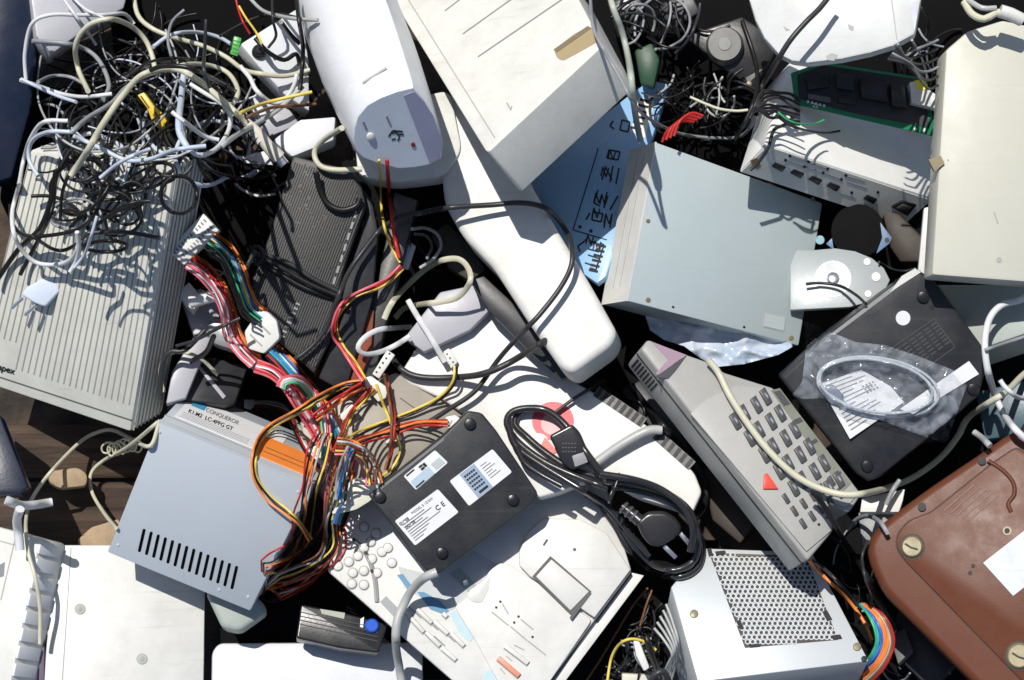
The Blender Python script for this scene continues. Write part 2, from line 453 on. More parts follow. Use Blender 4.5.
slab('pale_block', [(256,92),(290,110),(300,124),(262,140),(238,120)], (262,140,-46), (2,6), 26, LILAC, bevel=2, label='grey block in the cable tangle under the small white box', cat='block')

# ---- disc-shaped base under the router
slab('cream_device', circ(400,120,62,32,.96), (400,120,12), (4,14), 34, BEIGE, bevel=7, seg=4, label='round cream base sticking out below the white router', cat='base', angle=60) if False else slab('cream_device', roundpoly([(352,110),(450,90),(462,150),(445,176),(395,182),(358,176)],10), (400,180,6), (2,8), 34, CREAM, bevel=5, seg=3, label='cream base sticking out below the white router', cat='base', angle=60)

# ---- router
FR = [(352,138),(353,126),(356,115),(366,103),(380,95),(396,89),(413,85),(424,97),(434,113),(440,130),(443,143),(441,158),(430,164),(414,167),(398,168),(378,163),(362,157),(355,150)]
pl, E = plane_of((413,85,158), (-45,-112), 132)
t = thing('router', 'white router standing on end with a grey rounded front and one small white button', 'router', pl.at(400,130)+E)
top = [pl.at(*p) for p in FR]; cc = sum(top, Vector())/len(top)
rings = []
for k, s, off in ((-.012,.965,0),(0,1,0),(.02,1.02,0),(.3,1.12,0),(.6,1.2,0),(1.0,1.22,0),(1.25,1.2,0)):
    rings.append([cc+(v-cc)*s+E*k for v in top])
V = []; F = []; n = len(FR)
for rg in rings: V += rg
for i in range(len(rings)-1):
    for k in range(n): F.append((i*n+k, (i+1)*n+k, (i+1)*n+(k+1) % n, i*n+(k+1) % n))
F.append(tuple(range(n))); F.append(tuple(reversed([(len(rings)-1)*n+k for k in range(n)])))
bm = bmesh.new(); bv = [bm.verts.new(v) for v in V]
for f in F: bm.faces.new([bv[i] for i in f])
bmesh.ops.recalc_face_normals(bm, faces=bm.faces); V = [v.co.copy() for v in bm.verts]; F = [[v.index for v in f.verts] for f in bm.faces]; 
bm.verts.index_update(); F = [[v.index for v in f.verts] for f in bm.faces]; bm.free()
mk('casing', V, F, WHITEB, t, reg=True, angle=28)
def shr(P, s=.955):
    cx = sum(p[0] for p in P)/len(P); cy = sum(p[1] for p in P)/len(P)
    return [(cx+(x-cx)*s, cy+(y-cy)*s) for x, y in P]
FS = shr(FR, .955)
fpn = plate('front_panel', pl, FS, ROUTERF, t, h0=0, h1=2.4)
LAVP = [(402,93),(413,89),(423,99),(432.5,114),(438.5,131),(441,143),(439.5,156.5),(429,163)]
plate('shaded_side_panel', pl, shr(LAVP, .97), LAV, fpn, h0=1, h1=3.0)  # lavender puts the shade of the side face into the colour
dome('button', pl, 370, 135, 4.2, 5.0, WHITE, fpn)
plate('led', pl, circ(412.5,143,2.2,10), mat('led_dark_red',(.25,.01,.03),.3), fpn, h0=2, h1=3.4)
multi('logo', pl, [bar(388,135,392,129,1.3), bar(392,129,402,130,1.5), bar(395,137,391,138,1.2), bar(391,131.5,396,131,1.2), bar(396,131,399,136,1.3), bar(399,136,397,139,1.3), bar(398,133,403,133,1.2)], INK, t, h0=2, h1=2.9)
multi('lettering', pl, [bar(362.5,120,366,128,2.2), bar(386,114.5,390,124,2.2)], INKG, t, h0=2, h1=2.9)
# slot on top of the casing: thin dark plate on the hull
def on_hull(P, name, m, parent, lift=2.0):
    """thin strip on whatever solid lies under these pixels"""
    Vs = []
    bvh = BVHTree.FromPolygons(REG[-1][0], REG[-1][1])
    for x, y in P:
        h = bvh.ray_cast(CAM, (W(x, y)-CAM).normalized())
        Vs.append((h[0] if h[0] is not None else W(x, y, 60))-(W(x, y)-CAM).normalized()*lift*K)
    n = len(Vs)
    return mk(name, Vs, [tuple(range(n))], m, parent)
on_hull([(362,82),(386,67),(387,68.6),(363,83.6)], 'slot', SEAML, t)

# ---- long white handset
HS_ = [(440,98),(475,84),(508,118),(526,176),(556,228),(590,284),(617,332),(611,346),(572,374),(560,368),(528,322),(493,268),(462,236),(444,204),(439,160)]
t, pl, o = device('handset', 'long white handset running down the middle of the heap', 'handset', 'casing', HS_, (570,374,62), (8,12), 62, CREAM, bevel=13, seg=5, corner=10, angle=60)

# ---- big white box with a handle recess (top middle)
KB = [(378,-24),(487,153),(603,45),(561,-34)]
t, pl, o = device('white_printer', 'big off-white printer casing with a tan hand recess, at the top middle', 'printer', 'casing', KB, (487,152,150), (34,40), 42, CREAM, bevel=7, seg=4, corner=5, angle=60)
plate('hand_recess', pl, [(554,50),(575,34),(588,27),(596,29),(599,41),(580,52),(563,61),(557,58)], TAN, t, h0=-.5, h1=.5, corner=4)
multi('recess_wall', pl, [[(554,50),(588,26.5),(592,28.5),(557,53)]], mat('tan_recess_edge', (.2,.16,.1), .7), t, h0=0, h1=.9)
multi('vent_slot', pl, [bar(463,34,512,-1,1.1), bar(478,57,563,-1,1.2), bar(445,11,462,-2,1.0)], mat('slot_mid', (.24,.24,.22), .7), t, h0=-1, h1=.4)
multi('seam', pl, [bar(406,-4,495,138,1.1)], SEAML, t, h0=-1, h1=.4)
multi('scuff', pl, [bar(507,103,511,110,1.5), bar(511,110,512,106,1)], SEAML, t, h0=-1, h1=.4)

# ---- ribbed black speaker panel
NP = [(293,156),(352,170),(362,188),(366,205),(346,262),(336,300),(330,340),(314,374),(252,318),(252,278),(269,236)]
t, pl, o = device('speaker', 'black ribbed speaker panel tied with its own black cord', 'speaker', 'grille', NP, (293,156,10), (4,4), 40, mat('grille_plastic', (.035,.035,.036), .55, dirt=.35, dcol=(.10,.095,.08)), bevel=3)
ribs = []
random.seed(3)
def inside(x, y, P):
    c = False; n = len(P)
    for i in range(n):
        a, b = P[i], P[i-1]
        if (a[1] > y) != (b[1] > y) and x < (b[0]-a[0])*(y-a[1])/(b[1]-a[1])+a[0]: c = not c
    return c
NPs = shr(NP, .95)
dx_, dy_ = math.cos(R(-22+90)), math.sin(R(-22+90))   # ribs run down-left
ux, uy = -.36, .93
vx, vy = .93, .36
for i in range(-60, 60):
    run = None
    for j in range(-75, 76):
        x = 310+vx*i*2.5+ux*j*2; y = 262+vy*i*2.5+uy*j*2
        ok = inside(x, y, NPs) and random.random() > .06
        if ok and run is None: run = (x, y)
        if not ok and run is not None:
            if math.hypot(x-run[0], y-run[1]) > 3: ribs.append(bar(run[0], run[1], x, y, .95))
            run = None
V = []; F = []
for P in ribs:
    o_ = len(V); V += [pl.at(x, y, 1.1) for x, y in P]+[pl.at(x, y, -.2) for x, y in P]
    F += [(o_,o_+1,o_+2,o_+3),(o_,o_+4,o_+5,o_+1),(o_+1,o_+5,o_+6,o_+2),(o_+2,o_+6,o_+7,o_+3),(o_+3,o_+7,o_+4,o_)]
mk('rib_texture', V, F, mat('rib_plastic', (.085,.085,.085), .5, dirt=.4), t, smooth=False)
multi('slot', pl, [bar(300+(-i)*2.2, 305+i*4.6, 296-i*2.2, 303+i*4.6, 1.8) for i in range(8)]+[bar(360-i*3.5, 200+i*11, 358-i*3.5, 207+i*11, 2.2) for i in range(9)], mat('grey_scrape', (.3,.3,.3), .5), t, h0=-1, h1=1.2)
slab('speaker_housing', [(358,183),(372,200),(378,232),(372,300),(345,392),(318,378),(334,330),(345,280),(366,215)], (366,205,-6), (3,4), 44, BLACKM, bevel=2, label='black plastic side frame next to the ribbed speaker panel', cat='frame')
slab('metal_bracket', [(394,192),(418,200),(402,262),(384,330),(372,392),(352,398),(356,360),(372,300),(386,240)], (394,192,-24), (2,3), 26, mat('dark_steel', (.10,.10,.10), .4, .5, dirt=.4), bevel=2, label='dark metal bracket under the white ribbon cable loops', cat='bracket')
slab('rusty_strip', [(360,312),(374,310),(371,352),(352,398),(344,392),(354,350)], (360,312,-14), (1,1), 10, RUST, bevel=1, label='rusty red metal strip beside the dark bracket', cat='strip')

# ---- odds and ends between the ribbed case and power supply
slab('grey_bracket', [(200,288),(226,300),(214,330),(186,398),(166,404),(172,372),(194,336),(182,300)], (200,288,-20), (0,4), 20, LILAC, bevel=2, label='pale grey bracket right of the ribbed case', cat='bracket')
slab('motor', [(206,326),(214,314),(244,330),(250,346),(238,352),(212,344)], (206,326,2), (2,4), 26, mat('grey_motor', (.3,.31,.32), .4, .3), bevel=5, corner=6, label='small grey motor under the white standoff tube', cat='motor')
slab('black_adapter', [(190,356),(212,357),(248,366),(236,400),(226,405),(168,398)], (190,356,-26), (-2,14), 40, BLACKM, bevel=2, label='black boxy adapter just above the power supply label', cat='adapter')
slab('pale_edge_strip', [(192,360),(195,359.5),(226,396),(223,399)], (192,360,-22), (0,1), 4, LILAC, bevel=.5, label='thin pale edge strip across the black adapter', cat='strip')
t, pl, o = device('standoff', 'white nylon standoff tube on a square foot right of the ribbed case', 'standoff', 'foot', [(178,292),(189,282),(196,290),(200,302),(194,312),(186,304)], (189,282,10), (0,4), 16, NYLON, bevel=1)
V, F = tube_geo([W(191,302,26), W(205,298,30), W(220,294,34)], 6.2, 14); mk('tube', V, F, NYLON, t, angle=60, reg=True)
V, F = tube_geo([W(219,294.2,34), W(221.5,293.6,34.8)], 3.2, 12); mk('bore', V, F, SEAM, t)

# ---- blue plate with printed circuit marks
BP = [(522,188),(548,158),(628,96),(650,80),(668,84),(655,128),(622,228),(606,276),(597,283),(572,266),(556,246)]
t, pl, o = device('blue_plate', 'blue translucent plastic plate printed with dark circuit marks beside the disk drive', 'plate', 'sheet', BP, (597,283,-2), (2,4), 7, BLUE, bevel=1)
# marks: strokes laid out from the photograph
mk_ = []
def st(*pts, w=1.5):
    for a, b in zip(pts, pts[1:]): mk_.append(bar(a[0], a[1], b[0], b[1], w))
st((573,230),(596,156),(598,148),w=1.0); st((573,230),(607,240),w=1.0)
for cx, cy, s in ((612,155,1),(605,172,1),(603,162,.0),(598,198,1),(604,200,1),(596,213,1),(608,219,1),(590,240,1),(597,246,1)):
    if s: st((cx-4,cy+4),(cx-2,cy-5),(cx+1,cy+5),(cx+4,cy-4),w=1.3)
st((609,150),(620,152),(618,160),(607,158),(609,150)); st((606,166),(602,180)); st((613,166),(610,182)); st((619,168),(616,184)); st((606,168),(612,180))
st((598,190),(594,203),(600,206)); st((607,192),(604,208)); st((618,196),(610,210))
st((590,213),(586,220)); st((593,212),(603,214),(601,222),(592,220),(593,212)); st((606,214),(604,228)); st((612,214),(610,228))
st((585,241),(578,246),(580,252)); st((590,241),(601,245),(599,252),(588,249)); st((588,255),(600,259)); st((585,263),(598,267)); st((600,243),(604,245),(596,270),(590,268))
st((622,120),(630,122),(628,132),(620,130),(622,120)); st((613,121),(610,126),(614,129))
mk_ += [circ(580,227,1.8,8), circ(591,231,1.8,8), circ(586,240,1.2,8)]
multi('circuit_mark', pl, mk_, INK, t, h0=-1, h1=.4)
cm = [[(639,97),(655,101),(645,138),(631,132)]]
multi('comb_pad', pl, cm, NYLON, t, h0=-1, h1=.3)
mm = []
for i in range(6):
    y = 101+i*5.6; x = 650-i*1.7; mm.append(bar(x-10, y-1.5, x, y+1, 2.3))
    y = 246+i*5; x = 606-i*1.6; mm.append(bar(x-9, y-1, x, y+1, 2.2))
multi('comb_mark', pl, mm, INK, t, h0=-1, h1=.9)

# ---- grey disk drive
DT = [(656,142),(823,203),(799,346),(627,301)]
t, pl, o = device('disk_drive', 'flat grey optical disk drive casing tilted with its sunlit side showing', 'disk drive', 'casing', DT, (627,301,42), (-25,4), 50, STEELD, bevel=2)
# its sunward side, the bright sunlight put into a white colour
a, b = pl.at(656,142), pl.at(627,301); _, E = plane_of((627,301,42), (-25,4), 50); nn_ = E.cross(b-a).normalized()
if nn_.x > 0: nn_ = -nn_
V, F = prism_mesh([a+nn_*.8*K-E*.0, b+nn_*.8*K, b+E+nn_*.8*K, a+E+nn_*.8*K], [a-nn_*K, b-nn_*K, b+E-nn_*K, a+E-nn_*K], 0)
mk('sunlit_side_plate', V, F, WHITE, t)
for f in (.35, .62):
    p, q = a+E*f+nn_*.9*K, b+E*f+nn_*.9*K; dd = E.normalized()*.45*K; p = p+(q-p)*.05; q = p+(q-p)*.9
    V, F = prism_mesh([p-dd+nn_*.3*K, q-dd+nn_*.3*K, q+dd+nn_*.3*K, p+dd+nn_*.3*K], [p-dd-nn_*K, q-dd-nn_*K, q+dd-nn_*K, p+dd-nn_*K], 0); mk('crease', V, F, SEAML, t)
for x, y, r in ((648,221,2.2),(648,300,2.6),(791,338,2.6),(673,307,1.2),(744,327,1.2),(770,181,1.2),(813,199,2)):
    dome('screw', pl, x, y, r, .9, BRASS if r > 1.5 else INK, t, n=10)
plate('embossed_label', pl, [(765,312),(786,317),(784,332),(763,327)], SEAML, t, h0=-1, h1=.4)
plate('embossed_label', pl, [(765.8,313.2),(785,317.8),(783.2,331),(763.9,326.2)], STEELD, t, h0=-1, h1=.9)
# (the crumpled bag below the drive is built with the plastic film further down)

# ---- white box with row of black buttons
UT = [(765,144),(933,198),(962,104),(790,62)]
t, pl, o = device('switch_box', 'white switch box with a row of square black buttons on its front', 'switch box', 'casing', UT, (765,144,62), (-26,28), 27, mat('bright_white_plastic', (.80,.80,.78), .45, dirt=.2), bevel=2)
pl_u, E_u = plane_of((765,144,62), (-26,28), 27)
fa, fb = pl.at(765,144), pl.at(933,198)
nf = (fb-fa).cross(E_u).normalized()
if nf.y > 0: nf = -nf
PF = Plane(fa, nf)
plate('front_panel', PF, [(767,146),(931,200),(903,224.5),(741,171.5)], mat('front_beige', (.74,.73,.67), .5, dirt=.35), t, h0=-.5, h1=.6)
for x, y in ((778.5,167),(797,173.5),(815,180),(833,186.5),(870,199)):
    P = [(x-7,y-1.5),(x-3,y-5),(x+7,y-1),(x+3,y+4)]
    plate('button', PF, P, BLACK, t, h0=0, h1=2.2, bevel=.5)
psw = plate('power_switch', PF, [(891,205.5),(901,199.5),(916,203.5),(907,214.5)], BLACK, t, h0=0, h1=2.5, bevel=.5)
plate('rocker', PF, [(896,205.6),(902,202),(911,204.5),(905,210.5)], mat('rocker_dark',(.06,.05,.05),.3), psw, h0=2, h1=4, bevel=.5)
multi('marking', PF, [circ(740+x/5.12,130+y/5.12,1.5,8) for x, y in ((255,130),(232,152),(350,160),(328,185),(448,197),(425,217),(541,230),(518,250),(705,316),(571,318))], INK, t, h0=0, h1=1.0)
multi('marking', PF, [bar(740+a/5.12,130+b/5.12,740+c/5.12,130+e/5.12,.7) for a,b,c,e in ((240,152,520,250),(340,160,440,195),(545,235,640,260),(545,262,650,295),(515,322,590,345),(260,132,345,160))], INKG, t, h0=0, h1=1.0)
plate('rust_stain', PF, [(750,160),(757,157),(761,166),(757,169),(753,166)], mat('rust_brown',(.3,.19,.06),.7), t, h0=0, h1=.8)

# ---- green circuit board above it
VT = [(791,72),(934,108),(936,138),(795,104)]
PZ = max(pl_u.at(x, y).z/K for x, y in ((795,104),(937,137),(860,120)))+7
VT = [(791,73),(822,62),(925,78),(937,137),(795,104)]
t, pl, o = device('circuit_board', 'green circuit board with black chips resting on the white switch box', 'circuit board', 'board', VT, (795,104,PZ), (-.3,.5), 3, PCB, bevel=.3)
multi('ground_plane', pl, [[(797,75),(823,65),(922,80),(930,128),(852,113),(799,99)]], BLACKM, t, h0=-1, h1=.5)
for P, hh, m in (([(805,78),(826,74),(829,88),(808,91)],6,BLACK),([(835,74),(852,77),(853,92),(836,89)],9,BLACKM),([(858,80),(884,84),(886,104),(860,99)],13,BLACK),([(888,86),(902,88),(904,110),(890,107)],16,BLACK),([(808,94),(830,98),(830,103),(808,99)],4,mat('chip_grey',(.12,.12,.12),.4)),([(838,96),(856,100),(856,106),(838,103)],5,BLACK)):
    plate('chip', pl, P, m, t, h0=0, h1=hh, bevel=.5)
multi('pad', pl, [bar(807+i*4, 101.5+i*1.0, 809+i*4, 102+i*1.0, 2.4) for i in range(5)]+[circ(915,129,1.6,8),circ(924,130,2,8)], NYLON, t, h0=0, h1=.9)
text('board_number', pl, '22', 812, 107, 12, 6, NYLON, t, off=1.2, bold=.02)
plate('connector', pl, [(907,85),(922,82),(928,94),(929,110),(909,105)], WHITE, t, h0=0, h1=16, bevel=1)
plate('yellow_sticker', pl, [(912,83.5),(920,82),(925,88),(922,93),(914,91)], YELB, t, h0=14, h1=16.8)
plate('connector_side', pl, [(926,92),(935,98),(937,112),(929,110)], WHITEB, t, h0=0, h1=16, bevel=1)

# ---- rounded off-white panel at the top right
WP = [(745,-30),(749,0),(755,20),(764,38),(778,54),(792,61),(808,63),(842,59),(870,53),(893,46),(915,34),(921,0),(923,-30)]
t, pl, o = device('printer_cover', 'off-white rounded lid with smudges at the top right edge', 'lid', 'panel', WP, (803,63,96), (1,5), 14, mat('lid_plastic', (.62,.63,.62), .45, dirt=.3), bevel=3)
plate('seam', pl, bar(889,-20,897,40,1), SEAML, t, h1=.4)
plate('purple_edge', pl, [(907,-20),(914,-20),(917,18),(914.5,32)], LAV, t, h1=.5)
multi('smudge', pl, [[(826,56),(832,53),(838,55),(834,61),(827,60)],[(848,24),(854,27),(853,31),(849,29)],[(783,26),(790,30),(786,31)]], SEAML, t, h0=-1, h1=.35)

# ---- small cooling fan in the dark top gap
t, pl, o = device('cooling_fan', 'small black cooling fan with a grey hub in the dark gap', 'fan', 'frame', [(683,36),(742,16),(782,42),(753,90)], (683,36,-70), (1,5), 22, BLACK, bevel=3)
hb = dome('hub', pl, 725, 47, 19, 14, mat('hub_grey', (.12,.12,.115), .5, .1), t, n=28, inner=.86)  # hub and cap darkened in colour for the shade of the gap
dome('hub_cap', pl, 725, 47, 8, 15, mat('hub_cap', (.16,.165,.16), .5, .1), hb, n=20, inner=.8)
dome('screw', pl, 749, 84, 3, 2, BRASS, t, n=10)
t, pl, o = device('dark_lever', 'green plastic strip in the dark gap beside the printer', 'strip', 'strip', [(634,50),(652,42),(660,60),(654,88),(640,84)], (634,50,-60), (1,3), 14, mat('dim_green',(.015,.06,.03),.5), bevel=3)

# ---- beige case at the right
XP = [(946,50),(968,31),(1003,20),(1040,28),(1050,284),(932,275)]
t, pl, o = device('beige_case', 'tall cream computer case standing along the right edge', 'computer case', 'casing', XP, (933,275,88), (-9,5), 40, mat('cream_case', (.56,.55,.47), .5, dirt=.14), bevel=3)
multi('scratch', pl, [bar(994,212,998,224,1.2), circ(999,260,3,8), circ(948,160,1,6)], SEAML, t, h0=-1, h1=.35)
multi('clip', pl, [[(928,160),(940,156),(944,164),(934,172)]], BRASS, t, h0=-2, h1=3)
slab('green_grey_case', [(936,284),(1060,284),(1060,322),(972,352),(948,318)], (972,352,18), (6,18), 50, SHELF, bevel=3, label='shaded grey-green case under the cream computer case', cat='computer case')
slab('pale_sliver', [(924,208),(932,206),(928,278),(917,282)], (924,208,20), (-1,2), 20, WHITE, bevel=1, label='white sliver of casing between switch box and cream case', cat='casing')
slab('blue_grey_corner', [(975,392),(1060,372),(1060,430),(985,440)], (975,392,-50), (1,3), 20, mat('teal_grey_plastic', (.06,.11,.14), .4), bevel=3, label='dark blue-grey casing above the brown machine', cat='casing')

# ---- round grey plate and black motor
DP = [(790,250),(812,250),(835,248),(855,251),(872,258),(884,268),(890,280),(884,292),(872,301),(850,307),(790,310)]
t, pl, o = device('round_plate', 'grey round-ended metal plate with a hole and three white dots', 'plate', 'plate', DP, (800,310,-20), (0,2), 6, SILV, bevel=1)
multi('ring', pl, [circ(833,279,18,28)], mat('ring_grey', (.36,.39,.39), .4, .3), t, h0=-.5, h1=.6)
multi('inner_ring', pl, [circ(833,279,16.8,28)], SILV, t, h0=-.5, h1=1.1)
dome('spindle', pl, 833, 279, 6.5, 3.4, BRIGHT, t, n=18, inner=.7)
for x, y, r in ((867,262,3.4),(876,277,4.4),(868,294,3.4)): plate('dot', pl, circ(x,y,r,14), WHITE, t, h0=-.5, h1=1)
t, pl, o = device('motor', 'black round motor with blue-grey fixing ears beside the round plate', 'motor', 'body', circ(858,231,27,28), (858,231,-34), (0,3), 26, PIT, bevel=1)  # body colour is near-black to carry the shade it sits in
for P in ([(880,222),(892,238),(889,244),(876,254),(882,238)],[(832,238),(826,244),(834,250)]): plate('ear', pl, P, mat('ear_metal', (.12,.2,.32), .5), t, h0=-8, h1=-2, bevel=.5) if False else plate('ear', pl, P, mat('ear_metal', (.12,.2,.32), .5), t, h0=-3, h1=1.2, bevel=.5)
plate('bolt', pl, circ(887,240,2.4,10), BLACK, t, h0=0, h1=2)
plate('bolt', pl, circ(820,240,4.5,12), mat('bolt_teal', (.2,.33,.38), .35, .5), t, h0=-8, h1=1)

# ---- black router upside down
BB = [(918,269),(936,282),(984,348),(986,372),(979,396),(948,424),(880,478),(868,482),(856,474),(780,378),(833,330)]
t, pl, o = device('black_box', 'flat black router lying upside down with rubber feet and a round white sticker', 'router', 'casing', BB, (868,482,20), (-5,-5), 34, BLACKM, bevel=4, seg=3)
plate('edge_band', pl, [(913,271),(921,270),(836,334),(828,336)], mat('pale_rim', (.30,.30,.30), .4), t, h0=-2, h1=.6)
plate('edge_band', pl, [(902,276),(915,268.5),(921,272),(890,292)], WHITE, t, h0=-2, h1=1)
for x, y in ((923,297),(973,389),(867,466)):
    dome('foot', pl, x, y, 6.2, 3.6, BLACK, t)
for x, y in ((932,307),(866,455)): plate('screw_hole', pl, circ(x, y, 2.4, 10), INK, t, h1=.5)
plate('round_sticker', pl, circ(903,318,7.3,20), PAPER, t, h1=.7)
E1 = [(889,350),(934,319),(955,347),(911,379)]
multi('embossed_frame', pl, [bar(*E1[i], *E1[(i+1) % 4], .9) for i in range(4)], mat('emboss', (.075,.075,.08), .4), t, h0=-1, h1=.7)
multi('embossed_text', pl, [bar(*quadpt(E1,.08+.16*(j%6),.12+.11*(j//6)), *quadpt(E1,.08+.16*(j%6)+.11,.12+.11*(j//6)), 1.3) for j in range(42)], mat('emboss', (.075,.075,.08), .4), t, h0=-1, h1=.7)

# ---- grey telephone
TP = [(641,349),(648,339),(686,354),(712,363),(724,372),(772,387),(790,400),(862,494),(850,512),(828,504),(834,530),(808,561),(760,500),(700,424)]
t, pl, o = device('telephone', 'weathered grey telephone base with dark keys and a red triangle', 'telephone', 'casing', TP, (808,561,96), (-19,11), 52, GREYP, bevel=3, seg=3)
# side groove and vents on the left side
pt_, E_t = plane_of((808,561,96), (-19,11), 52)
a, b = pt_.at(641,349), pt_.at(808,561); ns = (b-a).cross(E_t).normalized()
if ns.x > 0: ns = -ns
PS = Plane(a, ns)
def sidebar(f, g0, g1, w, name, m, hh=.6):
    p = a+(b-a)*g0+E_t*f+ns*hh*K; q = a+(b-a)*g1+E_t*f+ns*hh*K; dd = E_t.normalized()*w/2*K
    V, F = prism_mesh([p-dd, q-dd, q+dd, p+dd], [p-dd-ns*2*K, q-dd-ns*2*K, q+dd-ns*2*K, p+dd-ns*2*K], 0); mk(name, V, F, m, t)
sidebar(.28, .0, 1.0, 2, 'seam', INK)
for i in range(8):
    g = .015+i*.0165; sidebar(.62, g, g+.008, 26, 'vent', INK, .5)
plate('cradle', pl, [(652,342),(686,355),(671,373),(664,377),(655,374),(668,360)], mat('cradle_pink', (.36,.25,.32), .4), t, h0=-1, h1=.5)
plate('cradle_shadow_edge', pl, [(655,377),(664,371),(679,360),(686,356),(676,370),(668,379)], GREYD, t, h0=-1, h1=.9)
plate('raised_panel', pl, [(690,414),(705,400),(735,386),(772,389),(786,400),(858,494),(846,508),(826,501),(832,530),(806,552)], mat('phone_panel', (.40,.395,.375), .5, dirt=.25), t, h0=-1, h1=2.2, bevel=1, reg=True)
strip = [(770,391),(779,389),(850,484),(842,492)]
plate('display_strip', pl, strip, mat('strip_olive', (.22,.225,.18), .4, dirt=.5), t, h0=1, h1=2.9)
for (u0, u1) in ((.02,.16),(.3,.34),(.52,.55),(.86,.88)): plate('strip_mark', pl, qrect(strip, .15, u0, .85, u1), GREYD, t, h0=2, h1=3.6)
for r_ in range(6):
    for c_ in range(4):
        x = 734+r_*14.6+c_*10.6-(1.5 if c_ in (1,3) else 0); y = 423+r_*16.6-c_*8.2
        if r_ == 5 and c_ == 0: continue
        ky = plate('key', pl, [(x-6.4,y-6.2),(x-.8,y-10.4),(x+7.0,y+4.2),(x+1.6,y+8.4)], GREYD, t, h0=1, h1=5.0, bevel=.9)
        plate('key_legend', pl, bar(x-.6,y-2.4,x+1.4,y+.4,1.1), PAPERB, ky, h0=5, h1=6.2)
        plate('key_cap', pl, [(x-2.4,y-3.4),(x-.2,y-5.2),(x+3.6,y+1.2),(x+1.4,y+3)], KEYTOP, ky, h0=4, h1=5.8, bevel=.4)
for r_ in range(3):
    for c_ in range(5):
        x = 785+r_*8.5+c_*9.2; y = 500+r_*12.5-c_*7.5
        if r_ == 0 and c_ > 2: continue
        plate('key', pl, [(x-4.6,y-4),(x-1.2,y-6.6),(x+4.4,y+2.4),(x+1.0,y+5)], GREYD, t, h0=1, h1=4.5, bevel=.7)
plate('red_triangle', pl, [(763,475),(766,474),(777,490),(762,490)], RED, t, h0=1, h1=5, bevel=.8)
multi('mark', pl, [circ(818,525,1.4,8), circ(826,518,1.4,8)], INK, t, h0=1, h1=2.8)

# ---- multifunction fax machine (bottom middle)
FX = [(327,571),(352,505),(400,466),(470,446),(545,445),(604,478),(632,571),(536,700),(474,700)]
t, pl, o = device('fax_machine', 'large white fax machine face up with round keys, button rows and one coral key', 'fax machine', 'casing', FX, (327,571,-22), (4,3), 54, WHITE, bevel=3)
FXt, FXp = t, pl
plate('lower_case', pl, [(632,572),(645,575),(548,705),(535,700)], WHITE, t, h0=-30, h1=-8, bevel=1, reg=True)
plate('groove', pl, bar(631,573,540,696,3.4), SEAM, t, h0=-12, h1=-6)
# dial key block with round keys
for x, y in ((364,527),(376,533),(371,542),(382,552),(372,559),(353,573),(364,585),(388,548),(392,563),(364,548),(349,562),(358,556),(352,584),(377,573),(364,571),(338,566)):
    dome('round_key', pl, x, y, 4.6, 3, WHITE, t, n=14)
    multi('key_ring', pl, [circ(x, y, 5.6, 14)], SEAML, t, h0=-1, h1=.4)
# handset cradle groove with chromed wire
for k_, (w_, m_) in enumerate(((4.2, SEAML), (1.3, BRIGHT))):
    path = [pl.at(x, y, .2+k_*2) for x, y in ((353,540),(362,548),(370,562),(375,580),(377,602))]
    V, F = tube_geo([Vector(p) for p in spline(path, .002)], w_*.6, 8); mk('groove' if not k_ else 'wire_rest', V, F, m_, t, angle=60)
for x, y in ((354,540),(366,553),(372,571)): plate('hole', pl, circ(x,y,1.8,8), INK, t, h0=1, h1=4)
# blue trims and recessed part
plate('recess', pl, [(398,566),(430,575),(468,548),(500,566),(478,590),(452,610),(446,612),(404,588)], mat('recess_grey', (.50,.52,.52), .5), t, h0=-1, h1=.4)  # grey puts the modem's shade on the recess into the colour
plate('blue_trim', pl, [(397,575),(403,574),(412,586),(409,591)], BLUEL, t, h0=-1, h1=1.0)
plate('blue_trim', pl, [(417,592),(424,592),(440,601),(449,611),(443,614),(430,609)], BLUEL, t, h0=-1, h1=1.0)
plate('pale_blue_band', pl, [(449,613),(455,610),(475,636),(470,642),(460,634)], BLUEP, t, h0=-1, h1=.5)
plate('pale_blue_band', pl, [(486,670),(500,668),(510,690),(480,690)], BLUEP, t, h0=-1, h1=.5)
plate('dark_slot', pl, [(450,574),(460,568),(476,585),(468,592)], SHELF, t, h0=-1, h1=.9)
plate('slot_lamp', pl, [(462,580),(467,579),(469,585),(464,586)], BRIGHT, t, h0=0, h1=3, bevel=.5)
CP = [(454,607),(478,589),(492,567),(499,563),(509,564),(557,596),(592,620),(548,684),(534,700),(508,700),(476,642)]
cpn = plate('control_panel', pl, CP, WHITE, t, h0=-1, h1=4, bevel=1.5, corner=5, reg=True)
plate('soft_corner', pl, [(470,590),(481,583),(490,577),(489,589),(482,603),(474,603),(466,597)], WHITE, t, h0=3, h1=4.7, bevel=.6, corner=3)
